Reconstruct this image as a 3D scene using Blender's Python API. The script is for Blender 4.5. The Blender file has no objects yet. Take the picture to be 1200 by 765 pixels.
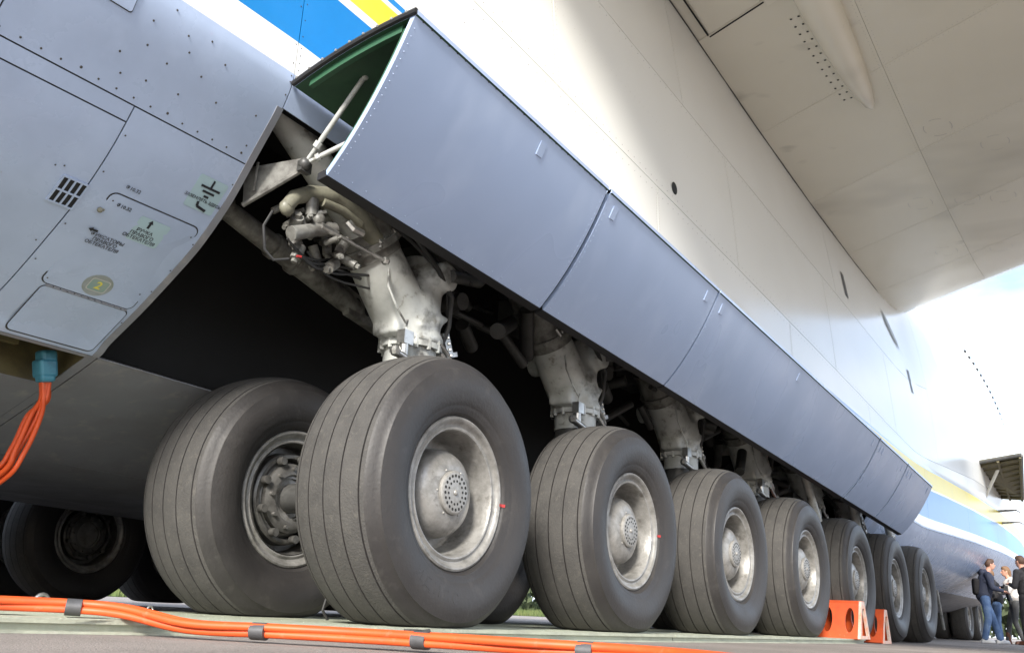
import bpy, bmesh, math, random
from mathutils import Vector, Matrix
R = math.radians
random.seed(7)
scene = bpy.context.scene
col = scene.collection
# ------------------------------------------------------------------ camera
CAMZ = .12
cam_d = bpy.data.cameras.new('camera')
cam = bpy.data.objects.new('camera', cam_d); col.objects.link(cam)
cam_d.sensor_width = 36; cam_d.lens = 1078.706 / 1200 * 36
cam_d.clip_start = .05; cam_d.clip_end = 3000
yaw, pitch, roll = R(34.5654), R(17.2581), R(2.8786)
fw = Vector((math.cos(yaw)*math.cos(pitch), math.sin(yaw)*math.cos(pitch), math.sin(pitch)))
rt = Vector((math.sin(yaw), -math.cos(yaw), 0)); up = rt.cross(fw)
r2 = math.cos(roll)*rt + math.sin(roll)*up; u2 = -math.sin(roll)*rt + math.cos(roll)*up
M = Matrix((r2, u2, -fw)).transposed().to_4x4(); M.translation = (0, 0, CAMZ)
cam.matrix_world = M
scene.camera = cam
# ------------------------------------------------------------------ light
SUN = Vector((-1.9, -.80, 1.25)).normalized()
sun_el = math.asin(SUN.z); sun_az = math.atan2(SUN.x, SUN.y)      # rotation measured from +Y towards +X
world = bpy.data.worlds.new('World'); scene.world = world; world.use_nodes = True
nt = world.node_tree; nt.nodes.clear()
def wn(t, **k):
    n = nt.nodes.new(t)
    for a, b in k.items(): setattr(n, a, b)
    return n
sky = wn('ShaderNodeTexSky', sky_type='NISHITA', sun_disc=False, sun_elevation=sun_el, sun_rotation=sun_az, air_density=1.0, dust_density=1.5, ozone_density=1.0)
geo = wn('ShaderNodeTexCoord'); mp = wn('ShaderNodeMapping'); mp.inputs['Scale'].default_value = (1.6, 1.6, 4.0)
noi = wn('ShaderNodeTexNoise'); noi.inputs['Scale'].default_value = 1.7; noi.inputs['Detail'].default_value = 7; noi.inputs['Roughness'].default_value = .58
ramp = wn('ShaderNodeValToRGB'); ramp.color_ramp.elements[0].position = .34; ramp.color_ramp.elements[1].position = .56
mix = wn('ShaderNodeMix', data_type='RGBA'); noi2 = wn('ShaderNodeTexNoise'); noi2.inputs['Scale'].default_value = 3.2; noi2.inputs['Detail'].default_value = 6
cl = wn('ShaderNodeValToRGB'); cl.color_ramp.elements[0].position = .35; cl.color_ramp.elements[1].position = .68
cl.color_ramp.elements[0].color = (.38, .43, .53, 1); cl.color_ramp.elements[1].color = (.70, .76, .86, 1)
sc10 = wn('ShaderNodeVectorMath', operation='SCALE'); sc10.inputs['Scale'].default_value = 9.5
nt.links.new(mp.outputs[0], noi2.inputs['Vector']); nt.links.new(noi2.outputs['Fac'], cl.inputs[0]); nt.links.new(cl.outputs[0], sc10.inputs[0]); nt.links.new(sc10.outputs[0], mix.inputs['B'])
bg = wn('ShaderNodeBackground'); bg.inputs['Strength'].default_value = .15
out = wn('ShaderNodeOutputWorld')
nt.links.new(geo.outputs['Generated'], mp.inputs['Vector']); nt.links.new(mp.outputs[0], noi.inputs['Vector'])
nt.links.new(noi.outputs['Fac'], ramp.inputs[0]); nt.links.new(ramp.outputs[0], mix.inputs['Factor'])
nt.links.new(sky.outputs[0], mix.inputs['A']); nt.links.new(mix.outputs['Result'], bg.inputs[0]); nt.links.new(bg.outputs[0], out.inputs[0])
sd = bpy.data.lights.new('sun', 'SUN'); sd.energy = 3.2; sd.angle = R(10); sd.color = (1, .95, .87)
so = bpy.data.objects.new('sun', sd); col.objects.link(so)
so.rotation_euler = (-SUN).to_track_quat('-Z', 'Y').to_euler(); so.location = (-20, -12, 25)
vs = scene.view_settings; vs.view_transform = 'Standard'; vs.look = 'None'; vs.gamma = 1; vs.exposure = 1.35; vs.use_curve_mapping = False
scene.render.engine = 'CYCLES'
# ------------------------------------------------------------------ materials
MT = {}
def mat(name, c, rough=.5, metal=0, c2=None, nscale=6, n0=.4, n1=.7, bump=0, bscale=40, coat=0, rvar=0, c3=None, n3=1.5, d3=(.55, .75), detail=6, spec=.5, stretch=None, c4=None, n4=22, d4=(.66, .74), bdetail=4):
    """principled with up to two noise-blended colours, roughness variation and fine bump"""
    m = bpy.data.materials.new(name); m.use_nodes = True; t = m.node_tree; N = t.nodes; L = t.links
    b = N['Principled BSDF']
    b.inputs['Roughness'].default_value = rough; b.inputs['Metallic'].default_value = metal
    b.inputs['Coat Weight'].default_value = coat; b.inputs['Coat Roughness'].default_value = .12
    b.inputs['Specular IOR Level'].default_value = spec
    b.inputs['Base Color'].default_value = (*c, 1)
    tc = N.new('ShaderNodeTexCoord'); oi = N.new('ShaderNodeObjectInfo'); ml = N.new('ShaderNodeMath'); ml.operation = 'MULTIPLY'; ml.inputs[1].default_value = 37
    L.new(oi.outputs['Random'], ml.inputs[0]); va = N.new('ShaderNodeVectorMath'); va.operation = 'ADD'; L.new(tc.outputs['Object'], va.inputs[0]); L.new(ml.outputs[0], va.inputs[1]); src = va.outputs[0]
    if stretch:
        mpn = N.new('ShaderNodeMapping'); mpn.inputs['Scale'].default_value = stretch; L.new(src, mpn.inputs['Vector']); src = mpn.outputs[0]
    cur = None
    def layer(cur, colr, sc, p0, p1):
        n = N.new('ShaderNodeTexNoise'); n.inputs['Scale'].default_value = sc; n.inputs['Detail'].default_value = detail; n.inputs['Roughness'].default_value = .62
        L.new(src, n.inputs['Vector'])
        r = N.new('ShaderNodeMapRange'); r.inputs['From Min'].default_value = p0; r.inputs['From Max'].default_value = p1; L.new(n.outputs['Fac'], r.inputs['Value'])
        x = N.new('ShaderNodeMix'); x.data_type = 'RGBA'; L.new(r.outputs[0], x.inputs['Factor'])
        if cur is None: x.inputs['A'].default_value = (*c, 1)
        else: L.new(cur, x.inputs['A'])
        x.inputs['B'].default_value = (*colr, 1)
        return x.outputs['Result'], n
    nn = None
    if c2: cur, nn = layer(cur, c2, nscale, n0, n1)
    if c3: cur, _ = layer(cur, c3, n3, *d3)
    if c4: cur, _ = layer(cur, c4, n4, *d4)
    if cur is not None: L.new(cur, b.inputs['Base Color'])
    if rvar and nn:
        r = N.new('ShaderNodeMapRange'); r.inputs['To Min'].default_value = rough - rvar; r.inputs['To Max'].default_value = rough + rvar
        r.inputs['From Min'].default_value = .3; r.inputs['From Max'].default_value = .7
        L.new(nn.outputs['Fac'], r.inputs['Value']); L.new(r.outputs[0], b.inputs['Roughness'])
    if bump:
        n = N.new('ShaderNodeTexNoise'); n.inputs['Scale'].default_value = bscale; n.inputs['Detail'].default_value = bdetail; L.new(src, n.inputs['Vector'])
        bp = N.new('ShaderNodeBump'); bp.inputs['Strength'].default_value = bump; bp.inputs['Distance'].default_value = .02
        L.new(n.outputs['Fac'], bp.inputs['Height']); L.new(bp.outputs[0], b.inputs['Normal'])
    MT[name] = m
    return m
mat('apron', (.235, .205, .185), .9, c2=(.12, .105, .095), nscale=90, n0=.42, n1=.68, bump=.6, bscale=160, c3=(.29, .255, .23), n3=.8, d3=(.45, .7))
mat('grass', (.07, .11, .03), .9, c2=(.14, .15, .05), nscale=.8)
mat('leaf', (.03, .045, .018), .8, c2=(.055, .07, .026), nscale=.5)
mat('grey_paint', (.41, .50, .67), .28, c2=(.355, .435, .59), nscale=2.2, rvar=.06, bump=.05, bscale=2.5, c3=(.44, .53, .70), n3=7, d3=(.55, .85), c4=(.28, .31, .36), n4=17, d4=(.72, .79))
mat('belly_paint', (.23, .24, .265), .38, c2=(.20, .20, .215), nscale=3, rvar=.1, bump=.05, bscale=3, c3=(.33, .32, .31), n3=9, d3=(.55, .8))
mat('door_paint', (.345, .435, .62), .30, c2=(.305, .39, .56), nscale=1.3, rvar=.08, bump=.10, bscale=1.6, c3=(.385, .475, .65), n3=4, d3=(.52, .8), stretch=(1, 1, .35), coat=.25, detail=2.5, bdetail=1, c4=(.28, .32, .40), n4=19, d4=(.75, .82))
mat('white_paint', (.81, .81, .775), .22, c2=(.76, .755, .715), nscale=.7, n0=.3, n1=.8, detail=2, bump=.12, bscale=1.0, bdetail=0)
mat('wing_shaded_white', (.78, .73, .60), .24, c2=(.71, .665, .54), nscale=.6, n0=.3, n1=.8, c3=(.50, .46, .37), n3=.55, d3=(.56, .85), stretch=(1, .5, 1), detail=3, bump=.22, bscale=1.3, bdetail=0, c4=(.36, .33, .27), n4=1.6, d4=(.66, .85))  # white paint with the underside's creamy shade put into the colour, plus stains
mat('blue_paint', (.010, .20, .52), .28, c2=(.016, .22, .56), nscale=3)
mat('yellow_paint', (.85, .66, .05), .28, c2=(.80, .62, .08), nscale=3)
mat('underlay', (.035, .035, .038), .7)
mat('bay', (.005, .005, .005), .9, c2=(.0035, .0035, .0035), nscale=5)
mat('green_primer', (.022, .075, .035), .55, c2=(.015, .05, .028), nscale=6)
mat('green_rib', (.022, .085, .042), .5)
mat('seal', (.012, .012, .014), .6)
mat('gear_paint', (.50, .515, .50), .36, c2=(.37, .38, .36), nscale=7, n0=.35, n1=.65, rvar=.1, c3=(.055, .05, .045), n3=4.5, d3=(.55, .70), bump=.08, bscale=14, c4=(.16, .145, .12), n4=14, d4=(.60, .72))
mat('gear_grime_shade', (.20, .20, .185), .45, c2=(.07, .066, .06), nscale=12, n0=.38, n1=.62, c3=(.34, .335, .31), n3=6, d3=(.6, .75))  # grimy grey that also carries the shade around the upper gear
mat('gear_dark', (.06, .06, .058), .45, c2=(.026, .025, .024), nscale=9, c3=(.11, .107, .10), n3=4)
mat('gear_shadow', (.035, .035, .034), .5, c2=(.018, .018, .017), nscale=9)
mat('steel', (.52, .52, .50), .32, .85, c2=(.26, .25, .24), nscale=14)
mat('hose', (.02, .02, .02), .5)
mat('olive_arm', (.22, .215, .165), .45, c2=(.10, .097, .075), nscale=9)
mat('rim_paint', (.31, .303, .288), .40, .35, c2=(.18, .175, .163), nscale=13, n0=.40, n1=.66, rvar=.1, c3=(.07, .062, .05), n3=9, d3=(.60, .76), bump=.12, bscale=45)
mat('cap_paint', (.31, .303, .288), .42, .3, c2=(.22, .21, .19), nscale=40)
mat('brake', (.17, .165, .155), .4, .5, c2=(.06, .058, .054), nscale=14)
mat('hole', (.01, .01, .01), .8)
mat('rubber', (.024, .022, .0216), .55, c2=(.036, .033, .0315), nscale=3.5, rvar=.08, bump=.10, bscale=60, c3=(.052, .048, .045), n3=13, d3=(.58, .80))
mat('tread', (.063, .060, .056), .85, c2=(.045, .043, .041), nscale=9, bump=.25, bscale=110, c3=(.088, .082, .073), n3=40, d3=(.55, .75))
mat('red_mark', (.30, .02, .02), .6)
mat('plate_metal', (.40, .42, .33), .5, .1, c2=(.29, .30, .24), nscale=7, bump=.15, bscale=60, c3=(.42, .42, .36), n3=25, d3=(.58, .75))
mat('cable_orange', (.66, .085, .014), .5, c2=(.52, .066, .014), nscale=9, c3=(.50, .13, .06), n3=30, d3=(.58, .78))
mat('tape', (.075, .075, .08), .55, c2=(.05, .05, .052), nscale=30)
mat('connector_blue', (.05, .20, .27), .45, c2=(.03, .13, .19), nscale=18)
mat('chock_orange', (.60, .085, .016), .5, c2=(.48, .065, .014), nscale=12, c3=(.85, .35, .2), n3=30, d3=(.64, .8))
mat('chock_edge', (.62, .52, .46), .6, c2=(.75, .3, .16), nscale=14)
mat('ink', (.012, .014, .02), .6)
mat('ink_faded', (.04, .044, .052), .6)
mat('decal_green', (.36, .50, .55), .42)
mat('decal_stain', (.24, .27, .24), .6, c2=(.33, .37, .40), nscale=14)
mat('decal_teal', (.22, .33, .31), .6, c2=(.28, .35, .30), nscale=20)
mat('decal_pale', (.50, .50, .48), .6)
mat('decal_yellow', (.68, .62, .10), .5)
mat('stain', (.47, .44, .37), .45)
mat('dirt', (.055, .05, .045), .8)
mat('olive_inside', (.12, .10, .045), .6, c2=(.07, .06, .035), nscale=10)
mat('skin', (.52, .27, .19), .55)
mat('hair_brown', (.07, .035, .02), .7)
mat('hair_fair', (.16, .085, .04), .7)
mat('navy', (.018, .024, .05), .8, c2=(.03, .036, .06), nscale=9)
mat('black_cloth', (.014, .013, .015), .85, c2=(.03, .028, .03), nscale=9)
mat('maroon', (.10, .02, .03), .85)
mat('cream_cloth', (.55, .52, .49), .85, c2=(.45, .42, .40), nscale=12)
mat('jeans', (.05, .10, .22), .85, c2=(.13, .20, .33), nscale=6)
mat('grey_cloth', (.075, .075, .075), .85, c2=(.045, .045, .045), nscale=9)
mat('shoe_white', (.55, .55, .55), .6)
mat('shoe_brown', (.14, .05, .025), .6)
mat('lens', (.01, .01, .012), .2)
# ------------------------------------------------------------------ mesh builder
class MB:
    def __init__(s): s.v = []; s.f = []; s.m = []
    def face(s, idx, m=0): s.f.append(tuple(idx)); s.m.append(m)
    def add(s, verts, faces, m=0):
        o = len(s.v); s.v += [Vector(v) for v in verts]
        for f in faces: s.face([i+o for i in f], m)
    def box(s, c, d, rot=None, m=0):
        c = Vector(c); h = Vector(d)/2; q = []
        for x in (-1, 1):
            for y in (-1, 1):
                for z in (-1, 1):
                    p = Vector((x*h.x, y*h.y, z*h.z))
                    if rot is not None: p = rot @ p
                    q.append(c+p)
        s.add(q, [(0,1,3,2),(4,6,7,5),(0,4,5,1),(2,3,7,6),(0,2,6,4),(1,5,7,3)], m)
    def tube(s, pts, rad, n=12, m=0, cap=True, closed=False):
        pts = [Vector(p) for p in pts]; k = len(pts)
        if not hasattr(rad, '__len__'): rad = [rad]*k
        o = len(s.v); ref = None
        for i, p in enumerate(pts):
            if i == 0: t = pts[1]-p
            elif i == k-1: t = p-pts[i-1]
            else: t = (pts[i+1]-p).normalized()+(p-pts[i-1]).normalized()
            t.normalize()
            if ref is None:
                ref = t.orthogonal().normalized()
            ref = (ref-t*ref.dot(t))
            if ref.length < 1e-5: ref = t.orthogonal()
            ref.normalize(); b = t.cross(ref)
            for j in range(n):
                a = 2*math.pi*j/n
                s.v.append(p+(ref*math.cos(a)+b*math.sin(a))*rad[i])
        for i in range(k-1):
            for j in range(n):
                j2 = (j+1) % n
                s.face((o+i*n+j, o+i*n+j2, o+(i+1)*n+j2, o+(i+1)*n+j), m)
        if cap:
            s.face([o+j for j in range(n)][::-1], m); s.face([o+(k-1)*n+j for j in range(n)], m)
    def capsule(s, a, b, ra, rb, n=12, m=0):
        a = Vector(a); b = Vector(b); d = (b-a).normalized()
        P = []; Q = []
        for t in (90, 60, 30, 0): P.append(a-d*ra*math.sin(R(t))); Q.append(max(ra*math.cos(R(t)), ra*.05))
        for t in (0, 30, 60, 90): P.append(b+d*rb*math.sin(R(t))); Q.append(max(rb*math.cos(R(t)), rb*.05))
        s.tube(P, Q, n, m)
    def ball(s, c, r, n=12, m=0, rot=None):
        r = Vector(r) if hasattr(r, '__len__') else Vector((r, r, r)); c = Vector(c)
        o = len(s.v); h = n//2
        for i in range(h+1):
            th = math.pi*i/h; th = min(max(th, .05), math.pi-.05)
            for j in range(n):
                a = 2*math.pi*j/n
                p = Vector((math.sin(th)*math.cos(a)*r.x, math.sin(th)*math.sin(a)*r.y, math.cos(th)*r.z))
                if rot is not None: p = rot @ p
                s.v.append(c+p)
        for i in range(h):
            for j in range(n): s.face((o+i*n+j, o+(i+1)*n+j, o+(i+1)*n+(j+1) % n, o+i*n+(j+1) % n), m)
        s.face([o+j for j in range(n)], m); s.face([o+h*n+j for j in range(n)][::-1], m)
    def revolve(s, prof, n=64, mats=None, c=(0, 0, 0), cap_end=False):
        """prof = [(radius, y)], about the Y axis"""
        o = len(s.v); c = Vector(c)
        for r, y in prof:
            for j in range(n):
                a = 2*math.pi*j/n
                s.v.append(c+Vector((r*math.cos(a), y, r*math.sin(a))))
        for i in range(len(prof)-1):
            for j in range(n):
                s.face((o+i*n+j, o+i*n+(j+1) % n, o+(i+1)*n+(j+1) % n, o+(i+1)*n+j), mats[i] if mats else 0)
        if cap_end: s.face([o+(len(prof)-1)*n+j for j in range(n)], mats[-1] if mats else 0)
    def prism(s, poly, off, m=0):
        """poly: 3-D loop, off: extrusion vector"""
        k = len(poly); off = Vector(off)
        q = [Vector(p) for p in poly]+[Vector(p)+off for p in poly]
        s.add(q, [tuple(range(k))[::-1], tuple(range(k, 2*k))]+[(i, (i+1) % k, (i+1) % k+k, i+k) for i in range(k)], m)
    def build(s, name, mats, parent=None, smooth=40, loc=None):
        me = bpy.data.meshes.new(name)
        me.from_pydata([tuple(v) for v in s.v], [], s.f)
        if isinstance(mats, str): mats = [mats]
        for x in mats: me.materials.append(MT[x])
        for p, mi in zip(me.polygons, s.m): p.material_index = mi
        bm = bmesh.new(); bm.from_mesh(me); bmesh.ops.recalc_face_normals(bm, faces=bm.faces); bm.to_mesh(me); bm.free()
        if smooth: smooth_mesh(me, smooth)
        o = bpy.data.objects.new(name, me); col.objects.link(o)
        if parent is not None:
            o.parent = parent
            if loc is None: loc = -wloc(parent)
        if loc is not None: o.location = loc
        return o
def smooth_mesh(me, ang):
    me.polygons.foreach_set('use_smooth', [True]*len(me.polygons))
    bm = bmesh.new(); bm.from_mesh(me)
    for e in bm.edges:
        if len(e.link_faces) == 2 and e.calc_face_angle(0) > R(ang): e.smooth = False
    bm.to_mesh(me); bm.free()
def wloc(o):
    l = Vector(o.location)
    while o.parent: o = o.parent; l = l+Vector(o.location)
    return l
def tag(o, label=None, cat=None, group=None, kind=None):
    if label: o['label'] = label
    if cat: o['category'] = cat
    if group: o['group'] = group
    if kind: o['kind'] = kind
    return o
def empty(name, loc, label, cat, group=None):
    o = bpy.data.objects.new(name, None); col.objects.link(o); o.location = loc; o.empty_display_size = .2
    return tag(o, label, cat, group)
def copy_tree(o, parent, loc=None, rot=None):
    c = o.copy(); col.objects.link(c); c.parent = parent
    if loc is not None: c.location = loc
    if rot is not None: c.rotation_euler = rot
    for ch in list(o.children): copy_tree(ch, c)
    return c
def cr(P, n):
    o = []
    for i in range(len(P)-1):
        p0, p1, p2, p3 = P[max(i-1, 0)], P[i], P[i+1], P[min(i+2, len(P)-1)]
        for j in range(n):
            t = j/n; o.append(.5*((2*p1)+(p2-p0)*t+(2*p0-5*p1+4*p2-p3)*t*t+(3*p1-p0-3*p2+p3)*t**3))
    o.append(P[-1]); return o
# ------------------------------------------------------------------ setting
g = MB(); g.add([(-1500, -1500, 0), (1500, -1500, 0), (1500, 1500, 0), (-1500, 1500, 0)], [(0, 1, 2, 3)])
tag(g.build('apron', 'apron', smooth=0), kind='structure')
g = MB(); g.add([(-400, 30, .012), (600, 30, .012), (600, 400, .012), (-400, 400, .012)], [(0, 1, 2, 3)])
tag(g.build('grass_field', 'grass', smooth=0), kind='structure')
g = MB()                                                       # far hedge line beyond the grass
for i in range(9000):
    x = random.uniform(-60, 160); y = random.uniform(62, 70); h = 2.2+1.5*math.sin(x*.21)+1.0*math.sin(x*.57+1)
    z = max(.1, random.random()**.7*max(h, .9)); a = random.random()*6.28; s_ = random.uniform(.18, .42)
    u = Vector((math.cos(a), math.sin(a), random.uniform(-.5, .5)))*s_; w = Vector((random.uniform(-.4, .4), random.uniform(-.4, .4), 1))*s_
    p = Vector((x, y, z)); g.add([p-u-w, p+u-w, p+u+w, p-u+w], [(0, 1, 2, 3)])
for i in range(9000):  # added tree row, dark to close the bright gap under the belly
    y = random.uniform(-70, 75); x = random.uniform(150, 160); h = 6.5+1.2*math.sin(y*.17)+.8*math.sin(y*.43+1)
    z = max(.1, random.random()**.7*h); a = random.random()*6.28; s_ = random.uniform(.25, .55)
    u = Vector((math.cos(a), math.sin(a), random.uniform(-.5, .5)))*s_; w = Vector((random.uniform(-.4, .4), random.uniform(-.4, .4), 1))*s_
    p = Vector((x, y, z)); g.add([p-u-w, p+u-w, p+u+w, p-u+w], [(0, 1, 2, 3)])
tag(g.build('hedge', 'leaf', smooth=0), 'distant green hedge along the far grass and an added dark tree row', kind='stuff')
g = MB()
for i in range(26000):
    x = random.uniform(0, 60); y = random.uniform(30, 44); a = random.random()*6.28; h = random.uniform(.15, .5)
    u = Vector((math.cos(a), math.sin(a), 0))*.03; p = Vector((x, y, .01)); t = Vector((random.uniform(-.1, .1), random.uniform(-.1, .1), h))
    g.add([p-u, p+u, p+t], [(0, 1, 2)])
tag(g.build('grass_tufts', 'grass', smooth=0), 'long grass at the edge of the far field', kind='stuff')
# ------------------------------------------------------------------ aircraft: the fuselage surface
YC = 6.05
CTRL = [(6.05,.72),(5.3,.74),(4.97,.80),(4.71,.895),(4.29,1.04),(3.96,1.165),(3.88,1.225),(3.68,1.345),(3.495,1.47),(3.32,1.60),
        (3.155,1.775),(3.025,1.97),(2.90,2.16),(2.85,2.28),(2.845,2.33),(2.845,2.49),(2.845,2.85),(2.845,2.90),(2.85,3.05),(2.85,3.08),
        (2.855,3.12),(2.87,3.59),(2.93,4.3),(3.04,5.15),(3.2,6.12),(3.45,7.0),(3.95,7.9),(4.9,8.65),(6.05,8.85)]
DEL = {14: -.02, 15: -.03, 16: .09, 17: .07, 18: .22, 19: .20, 20: .17, 21: -.12, 22: -.05}
def lerp_tab(tab, x):
    if x <= tab[0][0]: return tab[0][1]
    for (a, va), (b, vb) in zip(tab, tab[1:]):
        if x <= b: return va+(vb-va)*(x-a)/(b-a)
    return tab[-1][1]
DZ = [(2.35, 0), (14, -.53), (15.5, -.585), (16.5, -.56), (18, -.49), (21, -.37), (25, -.25), (30, -.17), (36, -.1), (42, .25), (48, .8)]
WX = [(26, 1), (28.5, .985), (31, .955), (33.5, .905), (36, .835), (38.5, .75), (41, .645), (43, .515), (45, .36), (47, .2), (48, .03)]
HX = [(28, 1), (30.5, .98), (33, .945), (36, .89), (38.5, .82), (41, .725), (43, .60), (45, .43), (47, .25), (48, .04)]
_cc = {}
def ctrl(X):
    k = round(X, 4)
    if k in _cc: return _cc[k]
    t = min(max((X-4)/11.5, 0), 1)**2; dz = lerp_tab(DZ, X); w = lerp_tab(WX, X); h = lerp_tab(HX, X); L = []
    for i, (y, z) in enumerate(CTRL):
        z2 = z+DEL.get(i, 0)*t
        lo = .36 if i < 5 else min(1, .36+.64*(i-4)/7)
        z2 = 3.0+(z2-3.0)*h+dz*(lo if X > 2.35 and dz < 0 else 1)
        if i >= 21:                                            # the upper lobe swells ahead of the wing
            q_ = min(max((X-16.5)/5, 0), 1)*min(1, (i-20)/3); w2 = w*(1+.085*q_); z2 += .35*q_
        else: w2 = w
        L.append((YC-(YC-y)*w2, z2))
    _cc[k] = L
    return L
def surf2(s, X):
    L = ctrl(X); n = len(L); i = min(max(int(math.floor(s)), 0), n-2); t = s-i
    if 13 <= i < 21:
        a, b = L[i], L[i+1]
        return (a[0]+(b[0]-a[0])*t, a[1]+(b[1]-a[1])*t)
    P = [L[max(i-1, 0)], L[i], L[i+1], L[min(i+2, n-1)]]
    if i == 0: P[0] = (2*YC-L[1][0], L[1][1])
    if i == n-2: P[3] = (2*YC-L[n-2][0], L[n-2][1])
    r = []
    for k in (0, 1):
        p0, p1, p2, p3 = (q[k] for q in P)
        # tension-scaled Catmull-Rom
        m1 = .45*(p2-p0)*.9; m2 = .45*(p3-p1)*.9
        r.append((2*t**3-3*t*t+1)*p1+(t**3-2*t*t+t)*m1+(-2*t**3+3*t*t)*p2+(t**3-t*t)*m2)
    return tuple(r)
def surf(s, X, off=0, port=False):
    y, z = surf2(s, X)
    if off:
        a = surf2(max(s-.02, 0), X); b = surf2(min(s+.02, len(CTRL)-1), X)
        ty, tz = b[0]-a[0], b[1]-a[1]; l = math.hypot(ty, tz) or 1
        y += -tz/l*off*1.0; z += ty/l*off                     # outward normal: (-tz, ty)
    if port: y = 2*YC-y
    return Vector((X, y, z))
# arc length along the section at the aft frame, for lettering and hatches
ARC = [(0., 5.)]
_p = surf2(5, 2.0)
for i in range(1, 801):
    s_ = 5+i*9/800; q = surf2(s_, 2.0); ARC.append((ARC[-1][0]+math.hypot(q[0]-_p[0], q[1]-_p[1]), s_)); _p = q
def s_of_arc(a):
    lo, hi = 0, len(ARC)-1
    if a <= 0: return 5+a/ARC[80][0]*(ARC[80][1]-5)
    while hi-lo > 1:
        m_ = (lo+hi)//2
        if ARC[m_][0] < a: lo = m_
        else: hi = m_
    t = (a-ARC[lo][0])/max(ARC[hi][0]-ARC[lo][0], 1e-9)
    return ARC[lo][1]+t*(ARC[hi][1]-ARC[lo][1])
def arc_of_z(z):
    return min(ARC, key=lambda q: abs(surf2(q[1], 2.0)[1]-z))[0]
def s_of_z(z): return s_of_arc(arc_of_z(z))
BANDS = [(0, 5, 1), (5, 14, 0), (14, 15, 2), (15, 16, 3), (16, 17, 2), (17, 18, 4), (18, 19, 2), (19, 20, 3), (20, 28, 2)]
FM = ['grey_paint', 'belly_paint', 'white_paint', 'blue_paint', 'yellow_paint']
AIR = empty('cargo_aircraft', (7.5, YC, 0), 'huge white cargo aircraft with blue and yellow stripes on rows of paired wheels', 'aircraft')
def panel(s0, s1, X0, X1, name='skin_panel', parent=None, gap=.003, off=0, th=.006, port=False, dx=.6, mats=None, one=None, ds=.34, bulge=0):
    """a skin panel laid on the fuselage surface, its edges free"""
    S = [s0]; k = max(1, round((s1-s0)/ds))
    S = sorted(set([s0+(s1-s0)*i/k for i in range(k+1)]+[b[0] for b in BANDS if s0 < b[0] < s1]))
    S = [a for i, a in enumerate(S) if i == 0 or a-S[i-1] > 1e-4]
    nx = max(1, round((X1-X0)/dx)); XS = [X0+(X1-X0)*i/nx for i in range(nx+1)]
    g = MB(); ns = len(S)
    XS2 = list(XS); XS2[0] += gap; XS2[-1] -= gap
    # gap in s expressed through local scale
    def loc_s(s, sign):
        a = surf(s, X0); b = surf(min(max(s+sign*.1, 0), 28), X0); l = (b-a).length or 1
        return s+sign*.1*gap/l
    S2 = list(S)
    if s0 > 0: S2[0] = loc_s(s0, 1)
    if s1 < 28: S2[-1] = loc_s(s1, -1)
    for lay, o in ((0, off), (1, off-th)):
        for X in XS2:
            for s in S2: g.v.append(surf(s, X, o, port))
    nX = len(XS2); N0 = nX*ns
    def mi(s):
        for a, b, m in BANDS:
            if a <= s < b: return m
        return 2
    for i in range(nX-1):
        for j in range(ns-1):
            a = i*ns+j
            g.face((a, a+1, a+ns+1, a+ns), one if one is not None else mi((S[j]+S[j+1])/2))
    for i in range(nX-1):
        for j in (0, ns-1):
            a = i*ns+j; g.face((a, a+ns, a+ns+N0, a+N0), one if one is not None else mi((S[0] if j == 0 else S[-1]-.01)))
    for j in range(ns-1):
        for i in (0, nX-1):
            a = i*ns+j; g.face((a, a+1, a+1+N0, a+N0), one if one is not None else mi((S[j]+S[j+1])/2))
    return g.build(name, mats or FM, parent, smooth=50)
def base_loft(parent):
    g = MB(); XS = [-16, -10, -5, -1.5, 1.43, 1.45, 2.30, 2.34, 2.36]+[4, 6, 8, 10, 12]+[12.73, 14, 15.5, 16.5, 18, 19.5, 21, 22.5, 24, 25.5, 27, 28.5, 30, 31.5, 33, 34.5, 36, 37.5, 39, 40, 41, 42, 43, 44, 45, 46, 47, 48]
    SS = sorted(set([i*.5 for i in range(57)]+[4.1, 4.9, 12.1]))
    for port in (False, True):
        o = len(g.v)
        for X in XS:
            for s in SS: g.v.append(surf(s, X, -.009, port))
        ns = len(SS)
        for i in range(len(XS)-1):
            for j in range(ns-1):
                xm = (XS[i]+XS[i+1])/2; sm = (SS[j]+SS[j+1])/2
                if 2.35 < xm < 12.73 and 5 < sm < 12.1: continue
                if not port and 1.44 < xm < 2.31 and 4.1 < sm < 4.9: continue
                a = o+i*ns+j; g.face((a, a+1, a+ns+1, a+ns))
    return g.build('fuselage', 'underlay', parent, smooth=40)
FUS = base_loft(AIR)
FP = FUS
zs = s_of_z
# starboard panels near the frame
sA, sB = zs(1.93), zs(1.87)
panel(sA, 21, -1.5, 1.20, parent=FP); panel(sA, 21, 1.20, 2.35, parent=FP)
panel(sB, sA, -1.5, 1.77, parent=FP)
panel(5.0, sB, -1.5, 1.77, parent=FP)
panel(5.0, sA, 1.77, 2.35, parent=FP, dx=.15)
panel(2, 5, -1.5, 1.44, parent=FP)
panel(4.9, 5, 1.44, 2.30, parent=FP, gap=.001); panel(2, 4.1, 1.44, 2.30, parent=FP, gap=.001); panel(2, 5, 2.30, 2.35, parent=FP, gap=.001)
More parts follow.
